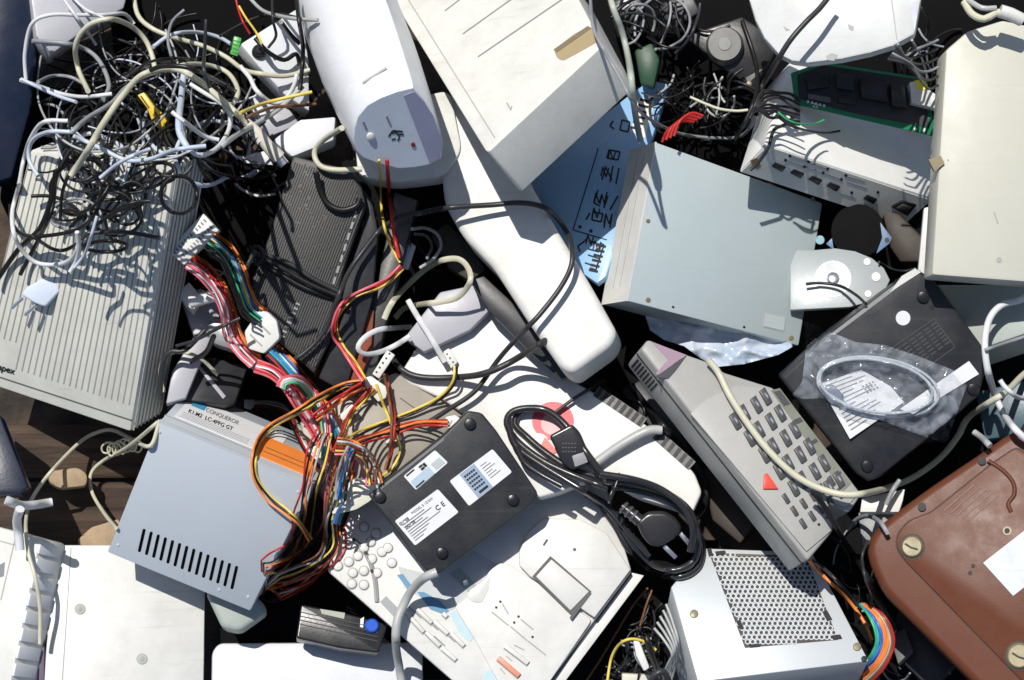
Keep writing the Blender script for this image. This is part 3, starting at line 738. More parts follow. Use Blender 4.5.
# raised cover with the flap
pcv = plate('paper_cover', pl, [(519,552),(527,534),(543,519),(580,520),(606,534),(630,570),(594,618),(562,596),(530,577),(519,566)], WHITE, t, h0=-1, h1=9, bevel=1.5, reg=True)
plate('flap_gap', pl, [(550,556.5),(591,592),(572,616),(532,577)], SEAM, pcv, h0=8, h1=9.5)
plate('flap', pl, [(551,560),(588.5,592),(570,611),(535.5,577)], mat('flap_plastic', (.62,.62,.60), .5), pcv, h0=8, h1=10.6, bevel=.8)
multi('latch', pl, [bar(543,546,547,540,2), circ(574,550,1.6,8), [(569,618),(589,592),(591,594),(571,620)]], SEAM, t, h0=8, h1=9.8)
multi('marking', pl, [circ(360+x/4.855,540+y/4.855,1.3,8) for x, y in ((681,300),(661,328),(769,372),(748,401),(837,471))], INK, t, h0=3, h1=4.6)
multi('key_line', pl, [bar(360+a/4.855,540+b/4.855,360+c/4.855,540+e/4.855,1.3) for a,b,c,e in ((640,350,720,415),(730,420,810,488),(815,490,900,558),(690,310,720,360),(780,385,840,435))], SEAML, t, h0=3, h1=4.7)
def fkey(a, b, c, e, m=WHITE, w=4.6, h0=0, h1=4.0, name='bar_key'):
    t = cpn if h0 else FXt
    plate('key_gap', pl, bar(a, b+.6, c+.6, e+1.2, w+1.6), SEAML, t, h0=h0-1, h1=h0+.6)
    plate(name, pl, bar(a, b, c, e, w), m, t, h0=h0, h1=h1, bevel=.8)
for q in ((409,616,424,632),(417,609,432,623),(434,621,448,634),(451,633,464,646),(426,632,440,646),(442,648,456,660),(402,607,411,616),(443,613,447,617)): fkey(*q, w=4, h1=3)
multi('key_legend', pl, [bar(409+i*17,607+i*12,421+i*17,618+i*12,1.2) for i in range(3)]+[bar(417+i*17,624+i*12,428+i*17,634+i*12,1.2) for i in range(2)], INKG, t, h0=-1, h1=.5)
fkey(505,646,528,663.5, h0=3.5, h1=7, w=4.6)
fkey(498,658,519,676, m=CORAL, h0=3.5, h1=7.5, w=5)
multi('key_legend', pl, [bar(514,645,524,650,1.1), bar(506,656,512,661,1.0), bar(500,668,505,674,1.0)], SEAML, t, h0=3, h1=4.6)
plate('dark_label', pl, [(380,602),(386,596),(400,610),(394,617)], mat('grey_label', (.30,.32,.33), .5), t, h0=-1, h1=.6)

# ---- long white device with red logo (crosses the middle)
HB = [(397,378),(421,340),(446,300),(470,292),(486,302),(530,340),(575,382),(614,404),(645,424),(676,452),(695,474),(702,492),(692,514),(640,498),(598,476),(560,492),(538,498),(492,430),(465,414),(440,398)]
t, pl, o = device('white_scanner', 'long white appliance with a red round logo and black side vents', 'appliance', 'casing', HB, (538,498,4), (2,3), 26, WHITE, bevel=4, seg=3, corner=4)
plate('logo_disc', pl, circ(553,421,21,36,.92), mat('logo_red', (.75,.10,.12), .5, dirt=.1), t, h1=.5)
plate('logo_ring', pl, circ(553,424,12,30,.92), mat('logo_pale_red', (.70,.40,.40), .5, dirt=.1), t, h1=.9)
plate('logo_pupil', pl, circ(540,440,8,20,.8,20), WHITE, t, h1=1.3)
plate('logo_mark', pl, [(545,437),(558,452),(548,456),(540,448)], RED, t, h1=1.4)
vs = [(594,387,642,419),(654,430,690,462)]
strips = []
for x0, y0, x1, y1 in vs:
    plate('vent_strip', pl, bar(x0+2, y0+4, x1+2, y1+4, 11), GREYD, t, h0=-1, h1=.6)
    n_ = int(math.hypot(x1-x0, y1-y0)/7)
    for i in range(n_):
        f = (i+.5)/n_; x = x0+(x1-x0)*f+2; y = y0+(y1-y0)*f+4
        plate('vent_slot', pl, bar(x-3, y+4, x+3, y-4, 3.6), INK, t, h0=0, h1=1.4)
slab('vented_strip', [(470,280),(484,276),(540,328),(578,372),(560,380),(524,346),(490,312)], (470,280,-6), (1,2), 14, BLACKM, bevel=1, label='dark vented strip between the white appliance and the long handset', cat='strip')  # charcoal rather than grey, the shade here is put into the colour
_, plv = slab('white_ledge', [(404,338),(440,292),(478,284),(500,300),(470,330),(424,352)], (440,292,-26), (2,4), 24, LILAC, bevel=2, label='grey ledge of a casing behind the white appliance', cat='casing')

# ---- beige device under the wires
t, pl, o = device('beige_keypad', 'beige keypad casing mostly hidden under the coloured wires', 'keypad', 'casing', [(300,420),(345,392),(396,372),(440,394),(474,414),(442,438),(372,494),(330,506),(306,470)], (372,494,-6), (-2,3), 30, mat('beige_warm', (.36,.33,.28), .5, dirt=.4), bevel=3)
for i in range(4):
    x, y = 346+i*6, 415-i*9
    multi('key_outline', pl, [bar(x,y,x+7,y-3,1), bar(x+7,y-3,x+9,y+3,1), bar(x+9,y+3,x+2,y+6,1), bar(x+2,y+6,x,y,1)], SEAM, t, h0=-1, h1=.5)
multi('seam', pl, [bar(372,402,352,430,1), bar(400,398,420,412,1)], SEAM, t, h0=-1, h1=.5)

# ---- black modem with three labels
GM = [(368,495),(443,436),(468,411),(482,413),(496,430),(538,493),(534,503),(440,574),(426,571)]
t, pl, o = device('modem', 'black modem lying upside down with three pale labels and rubber feet', 'modem', 'casing', GM, (430,573,34), (-1,-3), 28, BLACKM, bevel=3, seg=3, corner=3)
plate('edge_lip', pl, [(371,494),(443,438),(444.5,440),(373,496)], mat('lip_grey', (.2,.2,.21), .4), t, h0=-1, h1=.7)
L1 = [(403.5,476),(435,450),(448,462.5),(416,490)]; L2 = [(449.5,481),(492.5,449),(512,472),(469,506)]; L3 = [(394.7,521),(437.8,489),(458.7,512),(415,545.6)]
LS = [plate('label_sticker', pl, Lq, PAPER, t, h1=.7, corner=2) for Lq in (L1, L2, L3)]
plate('label_print', pl, qrect(L1,.03,.45,.60,.97), mat('pale_blue_label', (.42,.52,.62), .5), LS[0], h1=1.1)
plate('label_print', pl, qrect(L1,.68,.45,.95,.9), mat('grey_label2', (.45,.50,.52), .5), LS[0], h1=1.1)
multi('label_print', pl, [qrect(L1,.42,.12,.52,.22),qrect(L1,.42,.28,.52,.40),qrect(L1,.53,.14,.60,.38),qrect(L1,.05,.05,.3,.12),qrect(L1,.04,.85,.3,.93)], INK, LS[0], h0=0, h1=1.5)
plate('label_print', pl, qrect(L2,.22,.02,.56,.98), mat('blue_grey_label', (.30,.38,.50), .5), LS[1], h1=1.1)
multi('label_print', pl, [qrect(L2,.26+.05*i,.15+.13*j,.30+.05*i,.21+.13*j) for i in range(5) for j in range(5)]+[qrect(L2,.3,.82,.5,.9)], INK, LS[1], h0=0, h1=1.5)
multi('label_print', pl, [qrect(L2,.62,.2+.1*j,.66+.05*(j%3)+.1,.22+.1*j) for j in range(6)], INKG, LS[1], h0=0, h1=1.3)
multi('label_print', pl, [qrect(L3,.06,.24+.088*j,.06+[.5,.62,.38,.46,.7,.4,.3,.2][j],.265+.088*j) for j in range(8)], INKG, LS[2], h0=0, h1=1.3)
ang3 = math.degrees(math.atan2(489-521, 437.8-394.7))
p_ = quadpt(L3,.03,.22); text('label_text', pl, 'D1905', p_.x, p_.y, ang3, 4.0, INK, LS[2], off=1.4, bold=.03)
p_ = quadpt(L3,.07,.40); text('label_text', pl, 'DC-905', p_.x, p_.y, ang3, 3.6, INK, LS[2], off=1.4, bold=.03)
p_ = quadpt(L3,.33,.16); text('label_text', pl, 'MODEL 5 12/24V', p_.x, p_.y, ang3, 3.6, INK, LS[2], off=1.4)
p_ = quadpt(L3,.72,.55); text('label_text', pl, 'C E', p_.x, p_.y, ang3, 7, INK, LS[2], off=1.4, bold=.01)
for x, y in ((442,553),(513,500),(380,497),(470,424)): dome('foot', pl, x, y, 6, 4, BLACK, t)
plate('screw_well', pl, circ(420,557,4.5,12), INK, t, h1=.5); plate('screw_well', pl, circ(520,480,3.5,12), INK, t, h1=.5)

# ---- bottom left: cases and panels
t, pl, o = device('striped_case', 'white case with a slatted side at the bottom left corner', 'case', 'casing', [(-40,520),(0,527),(40,538),(9,690),(-40,690)], (40,538,-20), (26,6), 36, WHITE, bevel=3)
plate('seam', pl, bar(15,540,1,600,1), SEAML, t, h1=.4); plate('seam', pl, bar(0,541,15,545,1), SEAML, t, h1=.4)
multi('dark_mark', pl, [[(-2,566),(5,562),(4,576),(-2,578)]], INKG, t, h0=-1, h1=.5)
b0 = pl.at(40,538); b1 = pl.at(9,690); _, E_b = plane_of((40,538,-20), (26,6), 36)
for i in range(9):
    f0 = .02+.115*i; p = b0+(b1-b0)*f0; q = b0+(b1-b0)*(f0+.085)
    nb = (b1-b0).cross(E_b).normalized()
    if nb.x < 0: nb = -nb
    V, F = prism_mesh([p+nb*2.5*K, q+nb*2.5*K, q+E_b*.8+nb*2.5*K, p+E_b*.8+nb*2.5*K], [p-nb*2*K, q-nb*2*K, q+E_b*.8-nb*2*K, p+E_b*.8-nb*2*K], 1*K/K, 2)
    mk('slat', V, F, WHITEB, t, reg=True)
WL = [(60,545),(122,545),(206,548),(203,720),(42,720),(44,680),(50,592),(56,586)]
t, pl, o = device('computer_cover', 'plain white panel with two recessed screws half under the power supply', 'panel', 'panel', WL, (60,545,-56), (1,3), 34, WHITE, bevel=2)
plate('seam', pl, bar(71,548,61,700,.9), SEAML, t, h1=.3)
for x, y in ((80,609),(142,659)):
    plate('screw_well', pl, circ(x, y, 5.6, 18), SEAML, t, h1=.4); plate('screw_recess', pl, circ(x, y, 4.6, 18), mat('well_grey',(.45,.45,.43),.5), t, h1=.8); dome('screw', pl, x, y, 3.1, 1.2, SHELF, t, n=12)
_, _ = slab('purple_edge_strip', [(42,600),(45,600),(44,700),(38,700)], (42,600,-40), (0,1), 20, PURPLE, bevel=.5, label='thin purple edge between the white panel and the slatted case', cat='strip')
slab('bluish_panel', [(212,652),(219,643),(415,642),(423,650),(424,720),(211,720)], (219,643,-66), (0,2), 30, WHITEB, bevel=4, corner=6, label='smooth bluish white panel with rounded corners at the bottom edge', cat='panel')
t, pl, o = device('black_remote', 'small black handheld unit with a round blue button and silver tag', 'handheld unit', 'body', [(301,604),(345,613),(388,624),(379,653),(340,648),(296,638)], (296,638,-34), (0,4), 26, BLACK, bevel=4, seg=3, corner=3)
dome('blue_button', pl, 372, 626, 7.2, 4, BLUEB, t, inner=.75)
plate('silver_tag', pl, [(320,609),(345,613),(344,619),(322,614)], mat('tag_olive',(.36,.38,.32),.4), t, h1=.8)
multi('ridge', pl, [bar(300,612+i*4,378,628+i*4.5,.8) for i in range(4)], BLACKM, t, h0=-1, h1=1)
plate('side_mark', pl, [(360.5,619),(364,617),(363,628),(360,627)], PAPER, t, h1=1)
t, pl, o = device('power_adapter', 'grey-green rounded adapter under the lower corner of the power supply', 'adapter', 'body', [(205,592),(222,580),(262,600),(268,612),(240,632),(222,628)], (205,592,-30), (2,4), 40, SHELF, bevel=6, seg=3, corner=6)

# ---- power supply (left)
PT = [(159,421.5),(313,485.5),(250,611.5),(107,552.5)]
t, pl, o = device('power_supply', 'silver computer power supply with label, orange sticker and a row of vent slits', 'power supply', 'casing', PT, (159,421.5,48), (31,-34), 96, STEEL, bevel=2)
pp, E_p = plane_of((159,421.5,48), (31,-34), 96)
vsl = []
for i in range(14):
    x = 480/3.4+i*24.4/3.4*.985; y = 480+(205+i*9.7)/3.4
    x = (482+i*24.2)/3.4; vsl.append(bar(x+2.6, y-11.5, x-2.6, y+11.5, 3.0))
plate('vent_panel', pl, shr([(0,0)]*3) if False else circ(0,0,1,3), INK, t) if False else None
Vv = []
for P in vsl: Vv.append(roundpoly(P, 1.4, 3))
multi('vent_slit', pl, Vv, mat('slit_black', (.004,.004,.004), .9, dirt=0, bump=0, spec=0), t, h0=-1, h1=.35)
for x, y in ((118,545),(248,597),(219,590),(298,492),(160,432)): dome('rivet', pl, x, y, 1.5, .8, STEELW, t, n=10)
fa, fb = pp.at(159,421.5), pp.at(313,485.5); nq = (fb-fa).cross(E_p).normalized()
if nq.y < 0: nq = -nq
PL = Plane(fa, nq)
PSIDE = PL
def pside(u, v):   # u along the ridge, v down the side face
    p = fa+(fb-fa)*u+E_p*v; q = CAM+(p-CAM)*((0-CH*K)/(p.z-CH*K)); return (q.x/K+512, 340-q.y/K)
def sq(u0, v0, u1, v1): return [pside(u0, v0), pside(u1, v0), pside(u1, v1), pside(u0, v1)]
plate('folded_edge', PL, sq(.0,.0,1.0,.05), STEELW, t, h0=-1, h1=.9)
plate('side_crease', PL, sq(.0,.17,1.0,.19), SEAML, t, h0=-1, h1=.35)
rl = plate('rating_label', PL, sq(.05,.24,.70,.80), PAPER, t, h1=.6)
plate('orange_sticker', PL, sq(.58,.14,.97,.60), ORANGE, t, h1=1.1)
plate('label_logo', PL, sq(.085,.60,.17,.75), LOGOB, rl, h1=1.0)
dang = math.degrees(math.atan2(485.5-421.5, 313-159))
x_, y_ = pside(.18,.60); text('label_text', PL, 'CONQUEROR', x_, y_, dang, 5.6, INKG, rl, off=1, bold=.01)
x_, y_ = pside(.10,.42); text('label_text', PL, 'K1.M2  LC-4PFG GT', x_, y_, dang, 5.6, INK, rl, off=1, bold=.01)
multi('label_rule', PL, [sq(.08,.28+.035*i,.52,.285+.035*i) for i in range(4)], INKG, t, h0=0, h1=.9)
x_, y_ = pside(.61,.40)
multi('sticker_print', PL, [sq(.63,.25,.9,.27), sq(.63,.35,.88,.37)], mat('sticker_brown', (.35,.12,.03), .6), t, h0=0, h1=1.4)
plate('side_label', pl, [(289,495),(306,486),(300,502),(287,512)], PAPER, t, h1=.7) if False else None
# pale extra face of the power supply to the right
# ---- perforated power supply (bottom right)
EP = [(671,587),(703,548),(812,552),(869,661),(698,682)]
t, pl, o = device('power_supply', 'pale steel power supply with a hexagon-perforated top', 'power supply', 'casing', EP, (698,682,58), (-9,34), 90, STEELW, bevel=1.5)
G = [(716,551),(808,557),(845,640),(746,650)]
G = [(709,553),(806,556),(838,640),(745,648)]
plate('vent_opening', pl, G, mat('grille_dark', (.03,.03,.03), .7, dirt=.6, dcol=(.16,.13,.11)), t, h1=.5)
gp = []; V = []; F = []
hs = 3.05
Gs = shr(G, .97)
for j in range(-2, 28):
    for i in range(-4, 34):
        x = 700+i*hs*1.732*.98+(hs*.866 if j % 2 else 0)+j*.9; y = 546+j*hs*1.5
        if not inside(x, y, Gs): continue
        o_ = len(V)
        for k in range(6):
            a_ = R(60*k+30); V.append(pl.at(x+hs*1.0*math.cos(a_), y+hs*1.0*math.sin(a_), 1.0))
        for k in range(6):
            a_ = R(60*k+30); V.append(pl.at(x+hs*.62*math.cos(a_), y+hs*.62*math.sin(a_), 1.0))
        for k in range(6): F.append((o_+k, o_+(k+1) % 6, o_+6+(k+1) % 6, o_+6+k))
mk('perforated_grille', V, F, STEELW, t, smooth=False)
for P in ([(707,549.5),(711,548.5),(713,556),(709,557)],[(715,552),(725,551),(726,555),(716,556)],[(736,622),(740,620),(744,629),(740,630)],[(749,645),(759,644),(760,647),(750,648)],[(822,612),(827,611),(832,620),(827,622)],[(831,636),(840,635),(842,639),(833,640)]): plate('slot', pl, P, INK, t, h0=0, h1=1.6)
for x, y in ((694,614),(857,647)): dome('screw', pl, x, y, 4.2, 2, BRASS, t, n=14)
dome('rivet', pl, 864, 659, 3, 1.5, INK, t, n=10)
sidep = None

# ---- brown machine (lower right)
BR = [(1012,431),(985,450),(930,487),(896,512),(874,530),(866,547),(870,566),(882,592),(930,640),(990,700),(1120,700),(1120,500),(1060,420)]
t, pl, o = device('brown_machine', 'brown plastic machine upside down with big screws and a blank white label', 'machine', 'casing', BR, (882,592,62), (2,4), 70, BROWN, bevel=17, seg=6, corner=12, angle=70)
IN = [(1016,446),(990,464),(930,512),(908,520),(896,534),(895,548),(905,562),(1014,674),(1040,700),(1110,690),(1110,500)]
plate('inset_gap', pl, IN, mat('brown_gap', (.03,.015,.01), .6), t, h0=-1, h1=.5, corner=6)
plate('base_plate', pl, shr(IN, .985), BROWN, t, h0=-1, h1=2.2, bevel=1, corner=6, reg=True)
for x, y, r in ((912,547,11.5),(1019,656,13.5)):
    plate('screw_well', pl, circ(x, y, r+1.6, 26), mat('brown_gap', (.03,.015,.01), .6), t, h0=1, h1=2.6)
    sw = dome('screw', pl, x, y, r, 6, BRASS, t, n=28, inner=.8)
    multi('screw_slot', pl, [bar(x-7,y-3,x-1,y+1,1.8), bar(x-1,y+1,x+6,y+3,1.8)], INK, sw, h0=5, h1=6.5)
plate('blank_label', pl, [(983,563),(1024,531),(1044,572),(1013,596)], mat('bluish_label', (.60,.63,.70), .6, dirt=.25, scale=60), t, h0=1, h1=3, reg=False)
for i in range(5):
    x, y = 944+i*6.2, 509+i*4.4-2*i
    multi('groove', pl, [bar(x, y+2, x+30, y-24, 1.2)], mat('brown_pale', (.17,.08,.055), .5), t, h0=1, h1=2.9)
for x, y, r in ((922,507,4.2),(982,461,4.2)): plate('hole', pl, circ(x, y, r, 14), INK, t, h0=0, h1=2.8)
multi('hole', pl, [circ(1007,531,2.8,12), circ(973,566,2.2,8), circ(970,573,2.2,8)], INK, t, h0=0, h1=2.9)
plate('hole_rim', pl, circ(1007,531,4.4,14), BRASS, t, h0=0, h1=2.7)
path = [pl.at(x, y, 2) for x, y in ((988,461),(1003,471),(1013,483),(1014,495),(1008,504),(1011,512))]
V, F = tube_geo([Vector(p) for p in spline(path, .002)], 2.2, 8); mk('moulded_ridge', V, F, BROWN, t, angle=60)

# ---- bits right of the telephone
slab('white_small_box', [(862,498),(905,489),(903,500),(899,512),(860,512)], (862,498,-30), (0,3), 14, WHITE, bevel=1, label='small white box in the gap between telephone and brown machine', cat='box')
slab('grey_small_box', [(858,512),(900,510),(894,540),(862,546)], (858,512,-40), (0,3), 14, mat('mid_grey_plastic', (.2,.21,.22), .5), bevel=2, label='grey box below the small white box in the gap', cat='box')

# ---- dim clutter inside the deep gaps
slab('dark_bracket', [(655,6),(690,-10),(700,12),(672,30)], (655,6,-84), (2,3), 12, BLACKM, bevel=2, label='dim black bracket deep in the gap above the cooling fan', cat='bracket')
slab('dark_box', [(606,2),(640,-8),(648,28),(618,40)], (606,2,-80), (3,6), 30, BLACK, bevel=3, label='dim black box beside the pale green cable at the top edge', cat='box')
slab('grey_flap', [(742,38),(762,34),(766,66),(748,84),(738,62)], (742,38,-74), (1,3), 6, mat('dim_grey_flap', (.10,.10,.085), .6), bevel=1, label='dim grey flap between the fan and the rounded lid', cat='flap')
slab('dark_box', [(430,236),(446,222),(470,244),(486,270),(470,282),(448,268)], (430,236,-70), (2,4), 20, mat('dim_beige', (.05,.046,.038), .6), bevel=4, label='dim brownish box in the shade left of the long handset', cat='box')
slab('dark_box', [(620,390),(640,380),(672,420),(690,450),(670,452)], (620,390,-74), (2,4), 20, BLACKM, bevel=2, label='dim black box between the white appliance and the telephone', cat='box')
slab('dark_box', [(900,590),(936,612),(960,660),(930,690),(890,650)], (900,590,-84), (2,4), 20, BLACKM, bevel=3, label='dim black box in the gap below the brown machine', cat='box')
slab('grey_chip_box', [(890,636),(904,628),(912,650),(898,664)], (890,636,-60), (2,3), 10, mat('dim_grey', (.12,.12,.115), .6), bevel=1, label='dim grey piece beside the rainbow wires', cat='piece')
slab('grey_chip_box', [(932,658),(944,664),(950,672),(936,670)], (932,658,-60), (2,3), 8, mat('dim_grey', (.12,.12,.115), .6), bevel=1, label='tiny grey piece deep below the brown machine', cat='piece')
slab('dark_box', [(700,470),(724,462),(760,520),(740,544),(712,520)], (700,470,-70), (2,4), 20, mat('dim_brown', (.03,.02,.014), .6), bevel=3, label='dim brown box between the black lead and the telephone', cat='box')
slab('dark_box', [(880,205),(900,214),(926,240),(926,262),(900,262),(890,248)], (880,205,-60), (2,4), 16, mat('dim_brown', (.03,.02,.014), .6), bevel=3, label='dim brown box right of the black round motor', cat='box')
#@@CABLES
build_hm()
rnd = random.Random(11)
def off(P, d, lift=0):
    """polyline shifted sideways by d pixels"""
    out = []
    for i, p in enumerate(P):
        a = P[max(i-1, 0)]; b = P[min(i+1, len(P)-1)]
        dx, dy = b[0]-a[0], b[1]-a[1]; L = math.hypot(dx, dy) or 1
        out.append((p[0]-dy/L*d, p[1]+dx/L*d, (p[2] if len(p) > 2 else 0)+lift))
    return out
def lifted(P, up):
    n = len(P); return [(p[0], p[1], up*math.sin(math.pi*i/(n-1))) for i, p in enumerate(P)]
def Z(z0x, z0y, s, *P): return [(z0x+p[0]/s, z0y+p[1]/s)+tuple(p[2:]) for p in P]

# ---- fine black and grey wires nobody could count: one mass
Vs = []; Fs = []; FM = []
tm = [WC['black'], WC['dark'], WC['grey'], WC['midgrey'], WC['bluewhite']]
def addw(path, r, mi, n=6):
    for q in path:
        px_ = q.x/K*CH/(CH-q.z/K)+512; py_ = 340-q.y/K*CH/(CH-q.z/K)
        if 150 < px_ < 228 and 190 < py_ < 268: return
        if 15 < px_ < 80 and 262 < py_ < 312: return
    V, F = tube_geo(path, r, n); o = len(Vs)
    Vs.extend(V); Fs.extend([[i+o for i in f] for f in F]); FM.extend([mi]*len(F))
def rwalk(x, y, L, a, curl, n):
    P = []
    for i in range(n):
        P.append((x, y, rnd.uniform(0, 8))); a += rnd.uniform(-1, 1)*curl*.35+curl*.6
        x += math.cos(a)*L; y += math.sin(a)*L
    return P
def run_of(P, cond):
    best = []; cur = []
    for p in P:
        if cond(p): cur.append(p)
        else: cur = []
        if len(cur) > len(best): best = list(cur)
    return best
def inpoly_rand(P):
    xs = [p[0] for p in P]; ys = [p[1] for p in P]
    while True:
        x, y = rnd.uniform(min(xs), max(xs)), rnd.uniform(min(ys), max(ys))
        if inside(x, y, P): return x, y
TANG = [(28,110),(60,80),(110,30),(235,30),(250,90),(290,160),(280,225),(235,225),(205,208),(165,215),(120,245),(60,235),(24,190)]
for k in range(95):
    x, y = inpoly_rand(TANG); mi = rnd.choices([0, 1, 2, 3, 4], [10, 3, 1.6, 1.4, 1.4])[0]
    P = rwalk(x, y, rnd.uniform(12, 20), rnd.uniform(0, 6.3), rnd.choice((-1, 1))*rnd.uniform(.35, .8), rnd.randint(9, 18))
    P = run_of(P, lambda p: inside(p[0], p[1], TANG))
    if len(P) < 5: continue
    if max(abs(P[i][0]-P[i-1][0])+abs(P[i][1]-P[i-1][1]) for i in range(1, len(P))) > 56: continue
    rq = rnd.choice((1.0, 1.3, 1.6, 2.0, 2.2))
    addw(drape(P, rq, 30, .25, 3.5), rq, mi)
for k in range(20):     # loops hanging over the ribbed case
    x, y = rnd.uniform(60, 175), rnd.uniform(150, 225); r_ = rnd.uniform(12, 26); sq_ = rnd.uniform(.5, 1); a0 = rnd.uniform(0, 6.3)
    P = [(x+r_*math.cos(a0+t*.8), y+r_*sq_*math.sin(a0+t*.8), rnd.uniform(2, 14)) for t in range(rnd.randint(5, 9))]
    addw(drape(P, 1.4, 30, .2, 3.5), rnd.uniform(1.3, 2.1), rnd.choices([0, 1, 2], [8, 2, 1])[0])
FINE = [(22,60),(70,20),(150,0),(235,10),(255,80),(285,150),(270,170),(160,160),(30,170)]
for k in range(42):
    x, y = inpoly_rand(FINE); mi = rnd.choices([0, 1, 2, 3, 4], [10, 4, 2, 2, 3])[0]
    P = rwalk(x, y, rnd.uniform(15, 24), rnd.uniform(0, 6.3), rnd.choice((-1, 1))*rnd.uniform(.35, .7), rnd.randint(10, 18))
    P = run_of(P, lambda p: inside(p[0], p[1], FINE))
    if len(P) < 6 or max(abs(P[i][0]-P[i-1][0])+abs(P[i][1]-P[i-1][1]) for i in range(1, len(P))) > 46: continue
    rq = rnd.choice((.8, 1.0, 1.2)); addw(drape(P, rq, 30, .4, 3.5), rq, mi)
mk('wire_tangle', Vs, Fs, None, mats=tm, fm=FM, angle=70, label='tangle of thin black and grey wires at the upper left of the heap', cat='wires', kind='stuff')
def tangle(polys, num, mats_w, rr, lab, name='wire_tangle', deep=True):
    global Vs, Fs, FM
    Vs.clear(); Fs.clear(); FM.clear()
    for k in range(num*3):
        P0 = rnd.choice(polys); x, y = inpoly_rand(P0)
        P = rwalk(x, y, rnd.uniform(7, 12), rnd.uniform(0, 6.3), rnd.choice((-1, 1))*rnd.uniform(.2, .8), rnd.randint(9, 18))
        P = run_of(P, lambda p: inside(p[0], p[1], P0) and hm(p[0], p[1]) < -58)
        if len(P) < 5 or max(abs(P[i][0]-P[i-1][0])+abs(P[i][1]-P[i-1][1]) for i in range(1, len(P))) > 40: continue
        addw(drape(P, rr, 20, .45, 3.5), rnd.uniform(rr*.7, rr*1.2), rnd.choices(range(5), mats_w)[0])
    if Vs: mk(name, Vs, Fs, None, mats=tm, fm=FM, angle=70, label=lab, cat='wires', kind='stuff')
tangle([[(650,578),(664,580),(664,640),(670,700),(590,700),(618,640)]], 24, [8,4,1,.3,0], 1.2, 'dark wires deep in the gap beside the perforated power supply')
tangle([[(820,540),(860,520),(880,600),(960,690),(880,690),(868,640)]], 26, [8,4,1,.2,0], 1.2, 'dark wires in the gap left of the brown machine')
tangle([[(640,90),(700,60),(745,100),(740,150),(660,140)], [(640,0),(690,0),(690,40),(660,40)]], 22, [8,4,1.2,.3,0], 1.2, 'dark wires in the gap between printer, fan and disk drive')
tangle([[(170,250),(250,260),(250,360),(180,360)]], 16, [8,4,1,.5,0], 1.2, 'thin wires around the standoff and grey motor')
tangle([[(400,230),(450,255),(430,300),(400,330)]], 6, [5,4,2,1,0], 1.2, 'dark thin wires behind the white ribbon cable')
tangle([[(220,595),(330,570),(300,600),(220,640)]], 10, [8,2,.3,.2,0], 1.0, 'thin black wires in the gap under the coloured wire bundle')
tangle([[(895,35),(945,40),(940,110),(900,70)]], 26, [8,4,3,.6,0], 1.1, 'thin dark wires hanging between the round lid and cream case')

tangle([[(790,190),(940,190),(940,310),(880,300),(840,240)]], 26, [6,5,2,1,0], 1.3, 'dim thin wires around the black round motor')
tangle([[(600,-6),(690,-6),(750,30),(700,40),(640,90)], [(690,80),(760,60),(770,110),(700,130)]], 30, [6,5,2,.8,0], 1.5, 'dim wires deep in the gap around the cooling fan')
tangle([[(700,460),(760,520),(740,545),(706,520)], [(610,385),(650,400),(700,460),(660,450)]], 16, [6,5,2,.6,0], 1.4, 'dim wires in the gap between white appliance and telephone')
tangle([[(880,20),(940,0),(1000,0),(940,50)]], 14, [6,5,2,.8,0], 1.5, 'dim wires in the dark corner beside the cream case')
# ---- the larger cables of the tangle
def cb(P, r, c, lab, **kw): return cable('cable', P, r, WC[c], lab, 'cable', **kw)
G1 = 'cables tangled at the upper left'
cb([(20,275,2),(50,215,5),(56,178,8),(70,150,6)], 2.2, 'black', 'black cable running up from the left edge over the ribbed case', group=G1)
cb([(-5,283),(18,250,3),(40,228,6),(52,196,8),(56,170,8)], 2.6, 'black', 'thick black cable entering at the left edge beside the white plug', group=G1)
cb([(10,205,4),(12,224,8),(29,236,6),(65,233,8),(85,225,8),(98,208,10),(100,186,8),(92,172)], 2.0, 'black', 'black cable forming a wide U over the ribbed case', group=G1)
cb([(32,236,4),(56,250,4),(75,245,6),(100,222,8),(129,204,8),(150,201,6)], 1.9, 'black', 'black cable waving across the middle of the ribbed case', group=G1)
cb([(88,233,8),(110,232,8),(132,233,8),(160,238,6)], 2.2, 'dark', 'straight dark cable stub lying level over the ribbed case', group=G1)
cb([(80,240,8),(84,248,5),(103,252,5),(122,250,5),(127,245,8),(115,241,10),(95,242,8),(82,247,5),(78,256,3)], 1.9, 'black', 'small flat oval loop of black cable on the ribbed case', group=G1)
cb([(179+18*math.cos(t*.7+2), 195+19*math.sin(t*.7+2), 8) for t in range(10)], 1.9, 'black', 'round black cable loop above the ribbed connector wires', group=G1)
cb([(60,220,8),(63,190,10),(75,165,12),(95,158,10),(110,180,8),(95,205,6),(75,215,6)], 1.6, 'black', 'narrow black loop above the white plug', group=G1)
cb(lifted([(26,82),(25,53),(32,24),(50,15),(79,15),(103,15),(124,14),(134,24)],34), 2.1, 'white', 'white cable squared off round the top left corner', group=G1)
cb(lifted([(32,41),(62,43),(85,49),(100,62),(109,85),(103,100)],26), 2.4, 'grey', 'grey cable arching below the squared white cable', group=G1)
cb([(20,80,10),(44,88,14),(62,94,14),(84,97,12),(112,94,10)], 2.2, 'white', 'white cable ending at the left of the tangle, lower of two', group=G1)
cb([(21,79,14),(40,88,16),(58,96,18),(76,102,12)], 1.9, 'bluewhite', 'short bluish white cable crossing the lower white cable end', group=G1)
cb([(38,82,12),(52,76,16),(70,77,16),(84,84,10)], 1.9, 'grey', 'short grey arch among the white cable ends at the left', group=G1)
cb(lifted([(59,-8),(73,12),(86,30),(96,45)],12), 1.7, 'white', 'thin white cable over the grey casing, left of a pair', group=G1)
